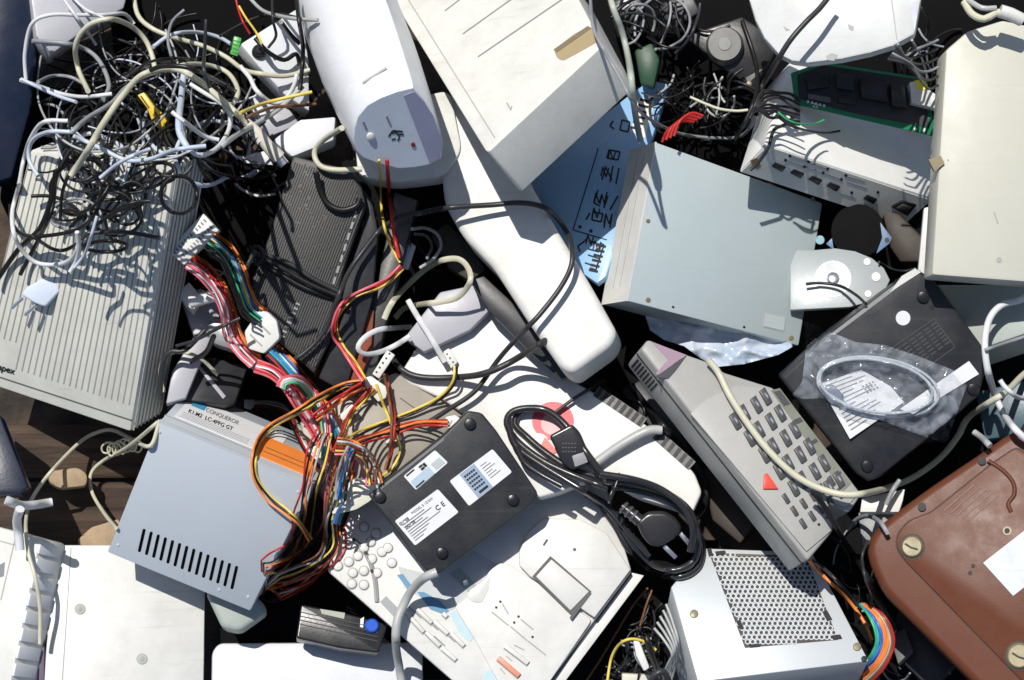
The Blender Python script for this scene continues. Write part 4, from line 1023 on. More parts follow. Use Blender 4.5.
cb(lifted([(68,-8),(84,8),(104,18)],12), 1.4, 'white', 'thin white cable over the grey casing, right of a pair', group=G1)
cb(lifted([(88,91),(78,68),(76,44),(88,26),(109,19),(129,25),(144,38),(152,55),(156,75)],44), 2.7, 'beige', 'thick beige cable making a tall arch at the left', group=G1)
cb(lifted([(133,-10),(138,15),(153,29),(176,38),(203,46),(226,57),(244,70),(262,74),(285,76),(310,70)],30), 2.6, 'beige', 'pale beige cable from the top edge to the router', group=G1)
cb(lifted([(68,121),(44,122),(31,138),(24,159),(19,185),(12,215),(17,242),(35,262),(60,264),(74,256),(80,240)],14), 2.2, 'white', 'white cable looping down to the white plug', group=G1)
cb([(71,132,14),(48,132,18),(32,141,16),(29,159,10),(38,176,6)], 2.1, 'bluewhite', 'bluish white hook of cable inside the white plug cable', group=G1)
cb([(71,133,20),(88,118,26),(112,103,30),(126,88,34),(146,76,30),(178,66,26)], 2.5, 'grey', 'grey cable rising diagonally through the tangle', group=G1)
cb([(153,47,20),(171,35,26),(194,32,26),(218,37,26),(234,46,14)], 2.2, 'bluewhite', 'bluish grey arch leading to the green plug', group=G1)
cb([(170,69,34),(190,64,38),(212,66,40),(229,74,38),(238,91,34),(232,105,26),(222,112,18)], 2.5, 'beige', 'beige cable curling round left of the small white box', group=G1)
cb(lifted([(185,74),(181,95),(180,118),(184,141),(198,155),(216,149),(228,132),(230,116),(222,104),(206,94),(190,84)],40), 2.3, 'white', 'white cable in a long teardrop loop in the tangle centre', group=G1)
cb([(184,72,44),(181,100,46),(179,130,44),(190,152,36)], 3.0, 'bluewhite', 'broad bluish white cable beside the teardrop loop', group=G1)
cb([(172,112,30),(190,126,34),(204,136,34),(219,140,28)], 2.0, 'white', 'short white cable crossing inside the teardrop loop', group=G1)
cb([(74,136,16),(100,148,22),(126,160,26),(150,159,26),(175,150,22),(206,146,16)], 2.0, 'bluewhite', 'bluish white cable crossing level under the teardrop loop', group=G1)
cb([(100,178,10),(115,166,20),(130,157,28),(150,149,24)], 1.8, 'bluewhite', 'short bluish white cable crossing the level one', group=G1)
cb([(240,66,20),(250,78,20),(256,90,16),(270,102,14),(283,101,14),(293,88,12),(297,74,10)], 2.4, 'white', 'white cable sagging below the small white box', group=G1)
cb([(303,86,6),(280,108,18),(259,122,22),(238,134,18),(222,146,10)], 2.6, 'midgrey', 'grey cable from the router side down to the left', group=G1)
cb([(71,176,14),(88,150,30),(103,124,40),(124,94,50),(144,74,54),(176,69,50),(200,82,46),(223,101,38),(248,124,30)], 3.0, 'beige', 'long beige cable arching over the whole tangle to the beige plug', group=G1)
cb([(150,70,54),(165,66,56),(190,68,54),(215,80,44),(236,92,30)], 2.2, 'black', 'black cable following the top of the long beige arch', group=G1)
cb([(130,75,50),(150,62,54),(175,58,50),(196,60,46)], 1.5, 'black', 'thin black cable above the beige arch', group=G1)
cb([(206,20,20),(205,45,30),(204,70,40),(210,88,34)], 1.8, 'dark', 'dark cable hanging down the middle of the tangle', group=G1)
cb([(171,55,30),(168,40,26),(172,22,20),(184,10,16)], 1.6, 'grey', 'thin grey cable bow in the dark area above the tangle', group=G1)
cb([(220,36,18),(250,20,20),(275,14,18),(300,18,12)], 1.7, 'dark', 'dark cable crossing over the small white box to the router', group=G1)
cb([(246,-6,16),(262,10,22),(280,16,22),(298,19,16),(318,20,4)], 2.0, 'midgrey', 'grey cable entering at the top left of the router', group=G1)
cb([(272,-6,14),(273,20,14),(276,36,12),(268,48,8)], 1.5, 'dark', 'dark cable hanging vertically over the small white box', group=G1)
cb([(281,22,6),(290,34,8),(300,44,6)], 2.4, 'black', 'short thick black cable on the small white box', group=G1)
cb([(255,38,8),(268,52,8),(284,60,8),(296,54,8),(300,66,8)], 2.4, 'black', 'black cable with kinks lying on the small white box', group=G1)
cb([(296,-6,10),(299,20,8),(303,50,8),(300,90,6)], 2.2, 'black', 'black cable running down beside the router', group=G1)
cb([(235,-6,20),(238,8,20),(243,22,16),(250,34,10)], 1.2, 'red', 'thin red wire at the top edge above the green plug', group=G1)
cb([(239,6,20),(246,18,20),(256,32,14),(262,44,8)], 1.2, 'yellow', 'thin yellow wire at the top edge above the small white box', group=G1)
cb([(240,113,6),(262,104,10),(285,98,12),(312,92,6)], 1.8, 'yellow', 'ochre cable passing under the small white box', group=G1)
cb([(245,118,6),(270,108,10),(292,106,12),(316,104,6)], 1.8, 'brown', 'brown cable beside the ochre cable under the small white box', group=G1)
cb([(236,184,6),(243,190,8),(258,196,8),(275,194,4)], 1.5, 'white', 'short thin white wire left of the speaker panel', group=G1)
cb([(230,150,10),(236,157,12),(244,158,12)], 1.2, 'midgrey', 'thin wire from the paper tag into the tangle', group=G1)

# plug with two prongs
t = thing('plug', 'flat white two-pin mains plug lying on the ribbed case', 'plug', W(45,290,hm(45,290)))
bz = hm(48,292)+8
pln = flat(bz)
V, F = prism_mesh([pln.at(*p) for p in roundpoly([(66,270),(72,279),(58,293),(45,307),(34,303),(21,295),(26,287),(45,277)],3)], [pln.at(x, y, -9) for x, y in roundpoly([(66,270),(72,279),(58,293),(45,307),(34,303),(21,295),(26,287),(45,277)],3)], 2.5, 3, allb=False)
mk('plug_body', V, F, mat('blue_white_plug', (.58,.64,.76), .3), t)
for a_, b_ in (((23,298),(12,308)),((36,305),(25,315))):
    V, F = tube_geo([W(*a_, bz-4), W((a_[0]+b_[0])/2, (a_[1]+b_[1])/2, bz-4), W(*b_, bz-5)], 1.9, 8); mk('prong', V, F, BRIGHT, t)
cable('cord', [(70,272,4),(76,262,6),(79,248,8),(77,232,8)], 2.2, WC['white'], parent=t)
cable('cord', [(74,268,3),(84,255,6),(90,240,8),(97,216,8)], 1.5, WC['bluewhite'], parent=t)

# beige plug with metal tip
t = thing('cable_plug', 'ridged beige cable plug with a metal tip at the end of the long beige arch', 'plug', W(265,142,30))
pth = [W(246,122,34), W(256,131,33), W(268,146,30), W(279,158,27)]
V, F = tube_geo(spline(pth, .003), 7.2, 14, taper=lambda f: .62+.4*f); mk('plug_body', V, F, mat('plug_beige', (.66,.62,.54), .5), t, angle=60)
V, F = tube_geo([W(278,157,27), W(281,161,26.5), W(284.5,165,26)], 5.2, 14); mk('metal_tip', V, F, BRIGHT, t, angle=50)
for i in range(4):
    a_ = W(250+i*3.6, 126+i*4.2, 33-i); b_ = W(251+i*3.6, 127.4+i*4.2, 33-i); c_ = W(252+i*3.6, 128.8+i*4.2, 33-i)
    V, F = tube_geo([a_, b_, c_], 5.4+i*.6, 14); mk('ridge', V, F, CREAM, t)
def blk(name, P, top, thick, m, lab, cat, parts=(), bevel=1.2, corner=0, z=None):
    z = z if z is not None else np.mean([hm(x, y) for x, y in P])+top
    P2 = roundpoly(P, corner) if corner else P; pl = flat(z)
    t = thing(name, lab, cat, pl.at(sum(p[0] for p in P)/len(P), sum(p[1] for p in P)/len(P), -thick))
    V, F = prism_mesh([pl.at(*p) for p in P2], [pl.at(x, y, -thick) for x, y in P2], bevel, 2, allb=not corner)
    mk('body', V, F, m, t)
    for i in range(-2, 3): pass
    xs = [p[0] for p in P]; ys = [p[1] for p in P]
    for yy in range(int(min(ys))-2, int(max(ys))+3, 2):
        for xx in range(int(min(xs))-2, int(max(xs))+3, 2):
            if inside(xx, yy, P):
                i = int(round((xx-HX0)/HS)); j = int(round((yy-HY0)/HS)); HM[j, i] = max(HM[j, i], z)
    return t, pl
blk('paper_tag', [(237,157),(265,151),(273,165),(245,163)], 14, 2, PAPER, 'small white folded tag in the tangle beside the beige plug', 'tag', bevel=.4)
t, pl = blk('yellow_connector', [(137,95),(144,92),(154,106),(161,112),(167,121),(160,131),(151,119),(147,108)], 26, 12, YEL, 'yellow plastic connector clip in the cable tangle', 'connector')
multi('slot', pl, [bar(141,96,149,108,1.4), bar(155,112,161,121,1.6)], BROWN, t, h0=-1, h1=.5)
t, pl = blk('green_plug', [(233,35),(242,38),(238,57),(229,54)], 24, 10, GRN, 'small green audio plug left of the small white box', 'plug', bevel=2)
multi('grip_line', pl, [bar(233,40+i*4,240,42+i*4,1) for i in range(4)], mat('dark_green', (.03,.2,.03), .5), t, h0=-1, h1=.5)
blk('orange_bit', [(218,154),(224,151),(227,158),(222,163)], 8, 6, mat('amber', (.8,.3,.05), .4), 'tiny orange plastic bit left of the paper tag', 'bit', bevel=1.5)

# ---- white cable at the router foot
cb([(342,128,6),(326,138,8),(316,148,8),(315,158,8),(322,167,8),(338,170,8),(362,169,6)], 2.8, 'beige', 'cream cable curling out below the router front')
# ---- speaker cord and black loops
cb([(256,258),(262,264,2),(280,274,3),(301,286,3),(322,294,3),(341,300)], 2.6, 'black', 'black cord bundle strand across the speaker, lower one', group='cords tied round the speaker')
cb([(256,254),(268,256,3),(290,264,4),(312,278,4),(341,293)], 2.4, 'dark', 'black cord bundle strand across the speaker, upper one', group='cords tied round the speaker')
cb([(255,256),(264,259,4),(284,269,5),(306,282,5),(328,292,4),(341,297)], 2.4, 'black', 'black cord bundle strand across the speaker, middle one', group='cords tied round the speaker')
cb([(252,250,3),(256,246,5),(262,250,5),(262,260,3),(254,264,3),(250,258,3)], 2.2, 'black', 'small black cord knot at the left edge of the speaker')
cb([(316,172,2),(320,190,4),(328,204,5),(342,210,5),(356,206,3),(360,198,2)], 3.0, 'black', 'black cord hanging in a U over the top of the speaker')
cb([(417,213,16),(398,218,14),(380,230,12),(364,250,10),(350,270,10),(340,292,10),(325,330,8),(300,356,8),(273,364,8),(251,354,8),(240,336,12),(239,305,14),(243,280,12),(249,262,8),(256,250,6)], 2.5, 'dark', 'long dark cable looping down over the speaker and round the white connector')
cb([(416,214,20),(446,208,26),(490,205,14),(522,203,12),(545,208,14),(560,222,16),(570,240,18),(572,262,18),(562,285,16),(541,313,16),(519,336,18),(498,360,18),(475,391,14),(446,411,10),(424,425,8)], 2.7, 'dark', 'long dark grey cable looping over the white handset')
cb([(560,330,-40),(537,346,6),(505,365,10),(482,374,8),(460,377,6),(432,378,6),(412,375,6),(398,366,6),(392,356,4)], 3.3, 'dark', 'thick dark grey cable lying across the white appliance')

# ---- white ribbon cable loops
RB = 'white ribbon cable loops in the middle'
cable('ribbon_cable', [(384,319,6),(390,306,14),(399,294,20),(422,272,28),(440,261,30),(458,259,30),(468,268,30),(470,282,28),(458,297,24),(440,302,20),(424,304,18),(405,308,16),(395,318,10)], 1.1, WC['beige'], 'wide flat white ribbon cable making the largest loop', 'cable', RB, flatw=2.9)
cable('ribbon_cable', [(412,327,10),(395,328,12),(378,330,14),(364,338,14),(358,348,12),(365,354,10),(380,352,10),(396,345,12),(410,336,10)], 1.0, WC['white'], 'flat white ribbon cable making a small loop at the left', 'cable', RB, flatw=2.6)
cable('ribbon_cable', [(408,300,16),(416,314,14),(428,333,10),(438,350,8),(445,362,6)], 1.2, WC['white'], 'straight flat white ribbon cable ending in a perforated connector', 'cable', RB, flatw=2.8)
cable('ribbon_cable', [(412,229,8),(425,228,14),(437,234,16),(441,246,14),(434,258,10),(420,268,6)], 1.8, WC['midgrey'], 'grey cable loop above the flat ribbon loops, outer', 'cable', RB)
cable('ribbon_cable', [(414,234,8),(426,236,10),(432,246,10),(427,258,8)], 1.6, WC['grey'], 'grey cable loop above the flat ribbon loops, inner', 'cable', RB)

# ---- connectors and power harness
t, pl = blk('connector', [(167.6,251),(203,213),(219,230.6),(184,265)], 52, 12, NYLON, 'white 24-way connector with two rows of slots above the ribbed case edge', 'connector', bevel=.8, z=62)
Cq = [(167.6,251),(203,213),(219,230.6),(184,265)]
for r_ in range(2):
    multi('slot_row', pl, [qrect(Cq, .05+.078*i, .2+.38*r_, .085+.078*i, .36+.38*r_) for i in range(12)], INKG, t, h0=-1, h1=.4)
t, pl = blk('connector', [(235,342),(244,336),(264,362),(254,372),(240,356)], 10, 8, NYLON, 'long white connector under the pink and white wires', 'connector')
t, pl = blk('connector', [(372,374),(387,350),(395,355),(379,379)], 20, 8, NYLON, 'narrow white connector with five holes left of the white appliance', 'connector')
multi('hole', pl, [circ(376.5+i*3.2, 372-i*4.6, 1.2, 8) for i in range(5)], SEAM, t, h0=-1, h1=.5)
t, pl = blk('connector', [(364,378),(371,376),(388,388),(386,398),(378,402),(366,388)], 10, 8, NYLON, 'white connector below the five-hole connector', 'connector')
t, pl = blk('connector', [(399,257),(410,242),(416,246),(408,270),(402,268)], 18, 8, WHITEB, 'small white connector where the red and yellow wires meet', 'connector')
t, pl = blk('connector', [(446,417),(455,415),(477,430),(472,438),(462,434),(443,426)], 12, 8, NYLON, 'white four-way connector at the top edge of the modem', 'connector')
multi('notch', pl, [bar(452+i*5.5,420+i*3.6,449+i*5.5,426+i*3.4,1.5) for i in range(4)], SEAML, t, h0=-1, h1=.5)
t, pl = blk('connector', [(443,352),(449,348),(458,362),(451,369)], 10, 7, NYLON, 'perforated white connector on the white appliance', 'connector')
multi('hole', pl, [circ(447+i*3,354+i*4,1,8) for i in range(3)], SEAM, t, h0=-1, h1=.5)
t, pl = blk('connector', [(244,399),(252,396),(257,404),(250,410),(244,408)], 20, 8, NYLON, 'tiny white connector above the power supply label', 'connector')
t, pl = blk('connector', [(310,448),(320,444),(326,454),(316,462)], 26, 8, KNOT, 'small yellowed connector in the wire knot over the orange sticker', 'connector')
t, pl = blk('connector', [(381,436),(398,430),(402,440),(386,444)], 12, 7, NYLON, 'small white connector right of the wire knot', 'connector')
t, pl = blk('cable_tie', [(338,416),(352,404),(356,408),(343,421)], 18, 5, NYLON, 'white cable tie round the upper wire bundle', 'cable tie', bevel=1)

# wires of the bundle: each a wire of its own
seq = 0
def bundle(base, cols, spread, r, grp, lab, jitter=3.0, up=4, wob=None, tail=None):
    n = len(cols)
    cnt = {}
    for i, c in enumerate(cols):
        d0 = (i-(n-1)/2)*spread
        P = [(x+rnd.uniform(-1, 1)*jitter*(.3 if k in (0, len(base)-1) else 1), y+rnd.uniform(-1, 1)*jitter*(.3 if k in (0, len(base)-1) else 1), rnd.uniform(0, up)) for k, (x, y) in enumerate([p[:2] for p in off(base, d0)])]
        cnt[c] = cnt.get(c, 0)+1
        cable('wire', P, r, WC[c], f'{c} insulated wire {lab}', 'wire', grp, n=6, smooth=12, stack=.12, tail=[(x_+rnd.uniform(-3,3), y_+d0*.3+rnd.uniform(-4,4), z_) for x_, y_, z_ in tail] if tail else None)
bundle([(190,261),(205,272),(219,289),(228,310),(232,332),(243,350),(256,362)], ['orange','orange','red','pink','red','white','pink','pink','white','pink'][::1], 1.8, 1.0, 'wires from the 24-way connector, left bundle', 'in the left bundle leaving the 24-way connector', .8)
bundle([(210,240),(226,254),(236,272),(243,292),(250,308),(262,318)], ['black','dark','black','green','black','teal','yellow','blue','dark','orange','orange'][::-1], 1.9, 1.15, 'wires from the 24-way connector, right bundle', 'in the right bundle leaving the 24-way connector', .8)
bundle([(272,350),(285,364),(302,384),(318,404),(332,424),(342,446)], ['black','red','dark','teal','blue','teal','white','blue','orange','orange'][::-1], 1.9, 1.15, 'wires below the milky connector', 'running down from the milky white connector', .9)
bundle([(256,366),(272,372),(286,384),(300,404),(312,424),(326,448)], ['pink','red','pink','white','pink','red','pink'], 1.9, 1.15, 'wires below the long connector', 'running down from the long white connector', 1.2)
bundle([(281,388),(284,381),(296,379),(308,386),(318,402),(324,420),(326,442),(326,466)], ['pink','pink','white','midgrey','green'], 2.0, 1.3, 'pink and white wires in the hook', 'in the hook-shaped loop over the power supply corner', .6)
bundle([(254,404),(266,404),(282,408),(292,418),(299,436),(308,452),(322,466),(336,484)], ['palegreen','white','red','black'], 1.9, 1.2, 'wires from the tiny connector', 'leaving the tiny connector above the label', .8)
bundle([(338,436),(330,462),(322,492),(318,520),(314,544),(302,562),(284,574),(272,580)], ['red','orange','white','black','yellow','red','orange','pink','black','dark','yellow','red','midgrey','orange','black','red'], 2.9, 1.0, 'wires in the thick bundle', 'in the thick bundle hanging beside the power supply', 3.6, 8, tail=[(262,586,-40),(250,590,-66),(240,590,-80)])
bundle([(346,470),(340,494),(334,520),(334,544),(322,562),(302,574),(282,580)], ['red','orange','pink','black','yellow','white','brown'], 3.2, 1.0, 'wires in the thick bundle', 'in the thick bundle hanging beside the power supply', 3.0, 6, tail=[(264,588,-44),(250,592,-70),(240,592,-84)])
bundle([(362,382),(343,386),(319,398),(297,412),(269,428),(256,448),(254,474),(267,496),(285,510),(299,524),(310,540)], ['yellow','black','orange'], 1.9, 1.25, 'wires curving over the orange sticker', 'curving over the orange sticker on the power supply', 1.0)
bundle([(334,452),(358,434),(387,421),(416,411),(440,398),(454,382),(456,366)], ['yellow','black'], 2.4, 1.35, 'wires to the perforated connector', 'leading to the perforated connector', .8)
bundle([(345,450),(361,441),(376,436),(393,431),(408,426),(422,423),(448,423)], ['red','orange','black','red'], 2.0, 1.25, 'wires to the four-way connector', 'leading to the four-way connector on the modem', 1.0)
bundle([(376,384),(384,406),(394,430),(400,450),(392,468),(378,478)], ['yellow'], 2, 1.4, 'wires looping beside the modem', 'looping round beside the modem', .5, 8)
bundle([(385,374),(390,396),(393,420),(391,449),(386,470)], ['red','brown'], 2.2, 1.4, 'wires looping beside the modem', 'looping round beside the modem', .5, 8)
bundle([(374,388),(352,412),(342,436),(336,452)], ['yellow','orange','red'], 3, 1.2, 'short wires above the knot', 'running into the top of the wire knot', 1.6, 6)
bundle([(365,384),(345,394),(330,406),(315,418)], ['orange','red','red'], 3, 1.2, 'short wires left of the narrow connector', 'running left from the narrow connector', 1.6, 6)
bundle([(336,446),(352,448),(366,458),(372,474),(374,484)], ['orange','white','brown','red','yellow','pink'], 3.2, 1.1, 'wires into the taped connector', 'running into the yellowed taped connector', 1.6, 8)
bundle([(352,448),(346,462),(342,480),(340,500)], ['black','teal','blue','midgrey'], 3, 1.3, 'dark wires in the knot', 'in the middle of the wire knot', 1.6, 8)
bundle([(344,506),(339,514),(336,524)], ['teal','teal','white','blue'], 1.8, 1.4, 'short teal wires', 'sticking out below the yellowed connector', .4, 3)
bundle([(379,160),(380,180),(381,205),(385,228),(392,248),(400,263)], ['yellow'], 2, 1.3, None, 'hanging down from the router to the small white connector', .5, 6)
bundle([(387,160),(389,185),(391,210),(394,236),(399,258)], ['red'], 2, 1.9, None, 'hanging down from the router to the small white connector', .5, 6)
bundle([(402,267),(388,280),(374,287),(358,294),(345,304),(336,318),(335,334),(343,348),(352,362),(364,380)], ['yellow','red','pink'], 2.2, 1.35, 'wires between small and narrow connectors', 'curving from the small connector to the narrow connector', .9, 6)

t, pl = blk('connector', [(352,479),(366,480),(380,487),(372,500),(356,510),(331,515),(336,498)], 6, 16, KNOT, 'yellowed white connector taped over the wire knot beside the modem', 'connector', bevel=3, corner=4)
t, pl = blk('connector', [(244,332),(259,310),(268,312),(277,321),(280,338),(264,354),(248,349)], 5, 18, NYLON, 'large milky white connector between two wire bundles', 'connector', bevel=2, corner=3)
multi('latch', pl, [bar(256,320,270,334,2), bar(250,334,262,346,1.5)], SEAML, t, h0=-1, h1=.5)
# ---- top middle cables
cb([(608,-10,60),(614,10,60),(623,35,50),(630,68,40),(633,97,36),(637,124,24),(641,142,8)], 3.2, 'palegreen', 'pale green-grey cable dropping from the top edge onto the disk drive')
cb([(590,-10,20),(593,26,16),(604,50,26),(620,78,40),(634,104,44),(648,118,40),(668,129,34),(686,135,34),(714,138,34),(738,137,34),(750,128,24),(755,116,12)], 1.7, 'grey', 'thin grey cable hanging across the dark gap above the disk drive')
cb([(690,97,10),(706,104,10),(720,109,10),(736,111,12),(748,110,10)], 1.5, 'beige', 'short cream wire in the dark gap below the fan')
for i in range(4):
    cb([(662+i*4,142-i*2,10),(668+i*4,130-i*3,14),(680+i*4,122-i*3,16),(694+i*3,122-i*2,14)], 1.5, 'red', 'red wire in the bunch in the dark gap above the disk drive', group='red wires above the disk drive')
cb([(834,-10,30),(820,8,36),(806,22,40),(789,42,40),(772,70,30),(760,90,22),(752,108,16),(748,128,10)], 2.6, 'dark', 'thick black cable crossing over the round lid')
cb([(742,20,0),(755,60,4),(757,90,6),(748,116,6),(735,140,4)], 2.2, 'black', 'black cable running past the fan')
cb([(798,112,10),(786,124,12),(774,130,12),(768,148,8),(757,164,8),(750,170,8)], 1.8, 'dark', 'dark wire hanging over the left corner of the switch box')
for i in range(9):
    y0 = 96+i*3.2
    cb([(750+i*.6,118-i*1.4,8),(762+i,y0-4,5+i*.5),(776+rnd.uniform(-3,3),y0-6+rnd.uniform(-4,4),6),(790,y0-4+i*.6+rnd.uniform(-2,2),4),(800,y0+3,4)], 1.4, 'black' if i % 3 else 'dark', 'thin black wire of the fan-shaped bunch at the circuit board', group='thin wires at the circuit board')
cb([(776,115,6),(790,125,6),(808,131,6),(825,133,6),(840,131,4)], 1.4, 'dark', 'dark wire lying flat on top of the switch box')
cb([(778,112,6),(788,120,6),(800,124,6),(814,124,6),(824,120,6)] , 1.0, 'green', 'green wire on the switch box under the circuit board')
cb([(806,284,6),(820,283,6),(840,286,6),(856,295,6),(866,304,6)], 1.5, 'black', 'thin black wire crossing the round grey plate')
cb([(912,40,12),(922,58,8),(928,80,6)], 1.2, 'midgrey', 'thin grey wire right of the round lid')
for i in range(6):
    cb([(898-i*2,44+i*3,10),(905+i,56+i*2,10),(914+i*2,50+i*7,10),(930,44+i*9,6),(938,40+i*9,2)], 1.3, ['grey','dark','dark'][i % 3], 'thin dark loop beside the clip of the cream case', group='thin loops beside the cream case')
# power lead at the top right
t = thing('power_lead', 'short cream lead with a moulded plug on top of the cream case', 'lead', W(990,14,100))
V, F = tube_geo(spline([W(964,2,92), W(972,14,100), W(984,19,104), W(994,14,104), W(1000,12,104)], .003), 3.4, 10); mk('cord', V, F, WC['beige'], t)
V, F = tube_geo(spline([W(968,0,96), W(982,8,106), W(996,8,106)], .003), 2.6, 10); mk('cord', V, F, WC['midgrey'], t)
V, F = tube_geo([W(1000,11,104), W(1010,14,104), W(1022,20,102)], 6.4, 14); mk('plug_body', V, F, CREAM, t, angle=60)
V, F = tube_geo([W(984,-8,150), W(975,20,150), W(968,40,152)], 1.6, 8)

# ---- right-hand white cables
cb([(1040,290,8),(1020,300,20),(1002,305,30),(990,318,34),(985,340,34),(987,366,34),(994,392,30),(1005,416,24),(1020,434,14),(1040,448,6)], 3.4, 'white', 'white cable bowing in a half circle at the right edge')
cb([(708,360,6),(718,372,4),(730,396,5),(748,424,5),(770,452,6),(796,476,8),(824,490,12),(850,495,20),(880,490,24),(912,478,24),(940,458,22),(958,436,26),(968,418,30),(990,402,38),(1006,392,36),(1024,374,22),(1044,360,10)], 3.3, 'beige', 'long cream cable sagging over the telephone keys')
cb([(1040,395,14),(1020,398,22),(1006,388,22),(1000,380,20)], 2.4, 'white', 'short white cable end crossing at the right edge')
cb([(1030,335),(1000,345,4),(985,350,4)], 1.8, 'grey', 'thin grey cable on the grey-green case')
cb([(974,432,14),(982,438,14),(990,446,10)], 3.2, 'midgrey', 'metal-grey stub above the brown machine')

# ---- wires round the telephone bottom
cb([(812,492,10),(820,500,14),(832,520,14),(845,542,12),(862,568,12),(878,598,12),(895,630,10)], 2.8, 'black', 'black cable from the telephone keys down past the brown machine')
cb([(848,530,8),(856,520,12),(868,516,12),(880,522,10),(888,534,8)], 2.4, 'grey', 'grey cable arch left of the brown machine')
cb([(868,540,8),(862,560,8),(870,590,8),(886,616,6)], 1.6, 'dark', 'thin dark cable below the grey arch')
cb([(886,505,10),(893,490,14),(900,480,12)], 2.6, 'grey', 'grey cable stub between the white box and the telephone cable')
cb([(806,556,-30),(818,570,20),(832,584,30),(850,602,30),(864,622,24),(872,640,10)], 1.8, 'orange', 'ochre-orange wire leaving under the telephone corner')
cb([(812,560,-30),(828,572,10),(845,590,16),(858,606,12)], 1.8, 'dark', 'dark wire beside the ochre-orange wire')
for i, c in enumerate(['green','teal','blue','blue','orange','orange','orange','midgrey','brown','red']):
    P = [(860+i*.6, 604, -20), (869+i*1.5, 616-i*.2, 0), (875+i*1.9, 630, 4), (876+i*1.95, 643+i*.5, 4), (871+i*1.3, 655+i*1.6, 0), (862+i*.3, 664+i*2.6, -20)]
    cable('wire', [(x_, y_, z_+30+rnd.uniform(-2, 2)) for x_, y_, z_ in P], 1.35, WC[c], f'{c} wire in the rainbow bunch beside the perforated power supply', 'wire', 'rainbow bunch of wires', n=6, absz=True)

# ---- gap at the bottom middle
cb([(656,650,20),(640,640,26),(624,641,26),(612,656,20),(606,690,10)], 1.5, 'yellow', 'thin yellow wire hooking through the gap beside the fax machine')
cb([(648,588,6),(634,604,10),(618,630,10),(600,660,10),(580,690,6)], 1.3, 'brown', 'thin brown wire running down the gap beside the fax machine')
cb([(652,590,6),(646,606,10),(640,626,12)], 1.2, 'brown', 'short thin brown wire above the yellow wire')
t, pl = blk('connector', [(633,640),(640,642),(650,668),(644,672),(636,656)], 20, 9, NYLON, 'long white connector in the gap beside the perforated power supply', 'connector', bevel=2)
t, pl = blk('connector', [(622,674),(650,675),(650,690),(622,690)], 12, 9, BEIGE, 'beige connector at the bottom edge in the gap', 'connector')
for i in range(5):
    cb([(664-i*3+2,604+i*6,10),(672-i*2,620+i*5,18),(678-i*1.5,642+i*3,20),(676-i*2,664,18),(668-i*3,690,10)], 1.3, 'midgrey', 'grey wire of the curved bunch left of the perforated power supply', group='grey wires beside the perforated power supply')
cb([(646,636,16),(652,656,20),(660,680,16)], 3.2, 'black', 'black cable beside the long white connector')
cb([(646,690,16),(654,676,22),(664,672,22),(672,690,14)], 3.2, 'dark', 'dark cable loop at the bottom edge in the gap')

# ---- cable under the modem
cb([(437,572,4),(424,578,8),(412,590,12),(404,604,12),(397,622,16),(396,646,14),(399,666,12),(404,695,10)], 4.6, 'midgrey', 'thick grey cable coming out from under the modem')
# stub cable on the white appliance
cb([(597,462,4),(616,448,8),(636,436,9),(650,430,9),(662,430,4)], 4.6, 'midgrey', 'thick pale grey cable stub on the white appliance')
cb([(556,412,4),(572,400,6),(588,390,6),(604,380,2)], 1.8, 'dark', 'thin dark cable between the red logo and handset end')
cb([(630,384,-10),(650,410,-6),(676,440,-4),(694,462,-2),(706,486,0),(704,506,-2),(694,520,-10)], 3.2, 'black', 'black cable along the right end of the white appliance')

# ---- thin white cables at the lower left
cb([(160,420,-8),(150,446,4),(128,437,8),(112,430,12),(96,433,16),(79,443,20),(50,473,26),(32,499,24),(26,521,16),(28,550,8),(35,577,8),(40,608,8),(40,644,4)], 2.1, 'beige', 'thin cream cable falling over the slatted case', smooth=120)
cb([(158,422,-4),(129,446,6),(103,461,14),(91,474,16),(92,492,12),(104,513,8),(116,528,4)], 2.0, 'beige', 'thin cream cable curving over the board towards the power supply', smooth=120)
hx = []
for k in range(64):
    a_ = k*.66; hx.append(W(105+k*.55+5.5*math.cos(a_)+rnd.uniform(-.5,.5), 447+math.sin(k*.1)*2+6.5*math.sin(a_)*(.85+.3*rnd.random()), -100+5*math.cos(a_*1.0+1)+k*.15))
V, F = tube_geo(spline(hx, .002), 1.1, 6); mk('coiled_cord', V, F, WC['beige'], None, label='small coil of thin cream cord lying in the gap above the power supply', cat='cord', angle=70)
cb([(6,500,60),(20,505,56),(34,505,52),(52,502,46)], 4.6, 'white', 'white bent tube above the slatted case, level part')
cb([(20,509,30),(17,520,20),(19,538,6),(20,550,4)], 4.6, 'white', 'white bent tube above the slatted case, falling part')
cb([(218,375,6),(200,358,10),(180,352,12),(166,356,10),(160,372,8),(164,392,6)], 1.9, 'beige', 'cream wire hook above the black adapter')
cb([(205,330,6),(185,350,10),(170,352,10),(162,366,8),(160,400,4)], 2.6, 'dark', 'dark cable beside the grey bracket')
cb([(240,318,6),(215,330,10),(196,340,10),(176,346,8)], 1.6, 'dark', 'thin dark wire across the grey bracket')
cb([(214,336,6),(206,352,8),(190,362,8)], 2.6, 'black', 'short black cable above the black adapter')

